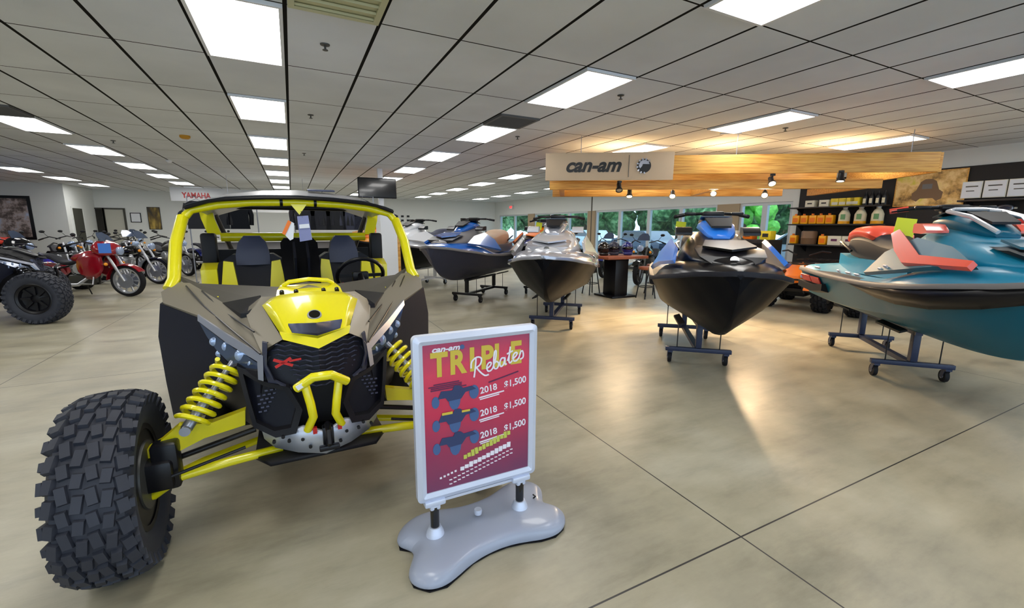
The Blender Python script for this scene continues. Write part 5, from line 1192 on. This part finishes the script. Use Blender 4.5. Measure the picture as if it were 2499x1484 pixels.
stock('jug', 1946, z3_, 'yellow jug left of the brown drum on the bottom shelf'); stock('drum', 1982, z3_, 'brown drum between two yellow jugs on the bottom shelf'); stock('jug', 2018, z3_, 'yellow jug right of the brown drum on the bottom shelf')
for k, px in enumerate((2050, 2086, 2124)): stock('wbox', px, z3_, 'white printed box, %s of three on the bottom shelf' % ordl[k], 'white boxes on the bottom shelf')
stock('bottle', 2172, z3_, 'large cream bottle at the right end of the bottom shelf behind the yellow tag')
# big poster on the wall
def wallpic(name, label, cat, tl, br, pm, fm, fw, dx=.05, z=None):
    p0, p1 = aX(tl[0], tl[1], XW-dx), aX(br[0], br[1], XW-dx); y1, y0 = p0.y, p1.y
    za, zb_ = p0.z, p1.z
    if z: za, zb_ = z
    o = empty(name, label, cat, (XW-dx, (y0+y1)/2, (za+zb_)/2)); w, h = y1-y0, za-zb_
    MB().box((.012, 0, 0), (.02, w, h), bev=.002).build('frame', fm, o, smooth=False)
    MB().box((-.001, 0, 0), (.008, w-2*fw, h-2*fw)).build('print', pm, o, smooth=False)
    return o, w, h
m, nt, b = nodes_mat('autumn print'); tc = nt.nodes.new('ShaderNodeTexCoord').outputs['Object']
nt.links.new(ramp(nt, noise(nt, tc, 3.4, 6, .6), [(.36, (120, 92, 48)), (.46, (214, 168, 96)), (.56, (246, 212, 146)), (.68, (226, 208, 84))]), b.inputs['Base Color'])
o, w, h = wallpic('wall_poster', 'warm tan poster showing a dark vehicle, right of the stocked shelves', 'poster', (2190, 424), (2350, 500), 'autumn print', 'pine', .02)
MB().plate([V(-.008, w*a, h*b_) for a, b_ in ((-.20, -.30), (-.21, -.12), (-.15, -.04), (-.10, .20), (-.04, .27), (.06, .27), (.12, .20), (.17, -.04), (.23, -.12), (.22, -.30), (.15, -.36), (.1, -.28), (-.08, -.28), (-.13, -.36))], (.004, 0, 0)).build('picture_vehicle', 'drum brown', o, smooth=False)
MB().box((-.010, w*.02, h*.06), (.004, w*.14, h*.14)).build('picture_screen', 'bumper grey', o, smooth=False)
# small white printed cards on a rail
zc = (aX(2370, 443, XW-.06).z, aX(2370, 484, XW-.06).z)
for k, (x0_, x1_) in enumerate(((2350, 2392), (2403, 2452), (2463, 2516))):
    o, w, h = wallpic('product_card', 'white printed product card, %s of three right of the tan poster' % ('left' if k == 0 else 'middle' if k == 1 else 'right'), 'card', (x0_, 443), (x1_, 484), 'paper', 'box white', .01, .06, zc)
    MB().box((-.007, 0, h*.2), (.004, w*.6, .02)).box((-.007, w*.05, -.02), (.004, w*.4, .015)).build('print_lines', 'steel dark', o, smooth=False)
z4, a4, b4 = shelf((2345, 488), (2600, 482), 0, 'dark shelf under the white product cards')
z5, a5, b5 = shelf((2345, 548), (2600, 552), 0, 'dark lower shelf right of the tan poster')
# goods on the lower right shelf
for k, (px, m_, l) in enumerate(((2420, 'red', 'red flat box on the lower right shelf'), (2452, 'box yellow', 'yellow flat box on the lower right shelf'), (2482, 'red', 'red box at the right end of the lower right shelf'))):
    p = aX(px, 540, XW-.17); o = empty('flat_box', l, 'box', (XW-.17, p.y, z5)); MB().box((0, 0, .05), (.2, .24, .10), bev=.004).build('carton_body', m_, o); MB().box((0, 0, .102), (.12, .16, .004)).build('lid_panel', 'box white', o, smooth=False)
o = empty('goggles', 'silver grey goggles hanging on the black wall under the white cards', 'goggles', aX(2452, 508, XW-.08))
MB().tube([(0, .09*math.cos(a), .045*math.sin(a)) for a in [k*PI/8 for k in range(16)]], .02, 8, closed=True).build('goggle_frame', 'steel', o); MB().ball((0, 0, 0), .07, (.25, 1.1, .55)).build('goggle_lens', 'mesh light', o); MB().box((.05, 0, .0), (.06, .26, .03)).build('strap', 'box white', o)
# ---- dark counter, table and stools near the windows
def table(label, c, w, d, h, top, leg):
    o = empty('display_table', label, 'table', c)
    MB().box((0, 0, h-.03), (w, d, .06), bev=.006).build('tabletop', top, o); MB().box((0, 0, h/2-.04), (w*.32, d*.5, h-.1), bev=.01).build('pedestal', leg, o); MB().box((0, 0, .02), (w*.6, d*.8, .04), bev=.005).build('foot', leg, o)
mat('wood red', (150, 84, 58), .45)
p = aZ(1500, 722); table('dark pedestal table with reddish wooden top between the silver and bright blue watercraft', (p.x, p.y, 0), 1.1, .8, .90, 'wood red', 'black satin')
def stool(label, c):
    o = empty('bar_stool', label, 'stool', c)
    MB().lathe([(0, .62), (.17, .62), (.18, .65), (.17, .68), (0, .69)], 24).build('seat', 'wood red', o)
    for a in (.8, 2.4, 3.9, 5.5): MB().tube([(.10*math.cos(a), .10*math.sin(a), .62), (.2*math.cos(a), .2*math.sin(a), 0)], .013, 8).build('leg', 'black satin', o)
    MB().tube([(.15*math.cos(k*PI/8), .15*math.sin(k*PI/8), .25) for k in range(16)], .009, 6, closed=True).build('foot_ring', 'black satin', o)
p = aZ(1545, 726); stool('bar stool with wooden seat right of the reddish table', (p.x+.18, p.y-.18, 0))
p = aZ(1585, 722); stool('bar stool with wooden seat tucked behind the bright blue watercraft', (p.x+.3, p.y+.2, 0))
p = aZ(1462, 722); stool('bar stool between the silver watercraft and the reddish table', (p.x, p.y+.3, 0))
def helmet(label, c, m_, vis='black gloss'):
    o = empty('helmet', label, 'helmet', c, math.radians(-125))
    MB().ball((0, 0, .15), .14, (1.15, .95, 1.05), 18).box((.07, 0, .04), (.16, .2, .07), bev=.03).build('shell', m_, o); MB().ball((.035, 0, .155), .13, (1.1, .96, .5), 16).build('visor', vis, o)
p0 = aZ(1500, 722)
for k, (dx, dy, m_, l) in enumerate(((-.32, .05, 'black gloss', 'black helmet at the left end of the reddish table'), (.0, .1, 'hull grey', 'dark grey helmet in the middle of the reddish table'), (.3, .0, 'dark blue', 'dark blue helmet at the right end of the reddish table'))): helmet(l, (p0.x+dx, p0.y+dy, .90), m_)
# motorbikes and quads by the windows
motorcycle('dark sport motorcycle by the windows, left of the bright blue watercraft', (8.8, 9.1, 0), math.radians(-150), 'black gloss', bagger=False, chrome='steel dark')
motorcycle('dark blue motorcycle by the windows behind the reddish table', (9.0, 10.8, 0), math.radians(-150), 'dark blue', bagger=False, chrome='steel dark')
motorcycle('black motorcycle by the windows right of the silver watercraft', (8.4, 12.5, 0), math.radians(-150), 'hull black', bagger=False, chrome='steel dark')
motorcycle('black motorcycle by the far windows left of the silver watercraft', (7.4, 16.0, 0), math.radians(-150), 'black satin', bagger=False, chrome='steel dark')
quad('orange quad bike with knobbly tyres between the bright blue and teal watercraft', (9.0, 5.0, 0), math.radians(-165), 'orange', r=.36)
quad('green grey quad bike right behind the orange one, beside the teal watercraft', (9.3, 3.55, 0), math.radians(-170), 'steel dark', r=.34)
# low dark gondola by the window pier with small goods
o = empty('gondola_shelf', 'black shelf unit with cartons in front of the windows behind the bright blue watercraft', 'shelf', (9.9, 6.9, 0))
MB().box((0, 0, .62), (.5, 1.3, 1.24), bev=.005).build('body', 'shelf wood', o, smooth=False)
for k in range(3): MB().box((-.3, 0, .35+.4*k), (.16, 1.3, .03)).build('shelf', 'black satin', o, smooth=False)
for k, (y, m_, l) in enumerate(((6.45, 'box yellow', 'yellow carton, left on top of the black shelf unit'), (6.9, 'orange', 'orange carton in the middle on top of the black shelf unit'), (7.3, 'box white', 'white carton, right on top of the black shelf unit'))):
    q = empty('carton_pack', l, 'box', (9.9, y, 1.24)); MB().box((0, 0, .1), (.2, .25, .2), bev=.004).build('carton_body', m_, q); MB().box((-.102, 0, .1), (.004, .14, .08)).build('print', 'shelf wood', q, smooth=False)
# grey wall items right: small notice board behind orange watercraft
y_ = YB-.03
for r_ in range(2):
    for k in range(3):
        p = aY(968+k*14, 528+r_*10, y_); o = empty('wall_hook_tag', 'small dark tag on the back wall right of the cage, %s row, %s' % (('upper', 'lower')[r_], ('left', 'middle', 'right')[k]), 'tag', p, 0, 'small dark tags on the back wall'); MB().box((0, 0, 0), (.14, .02, .10)).build('card', 'black satin', o, smooth=False)
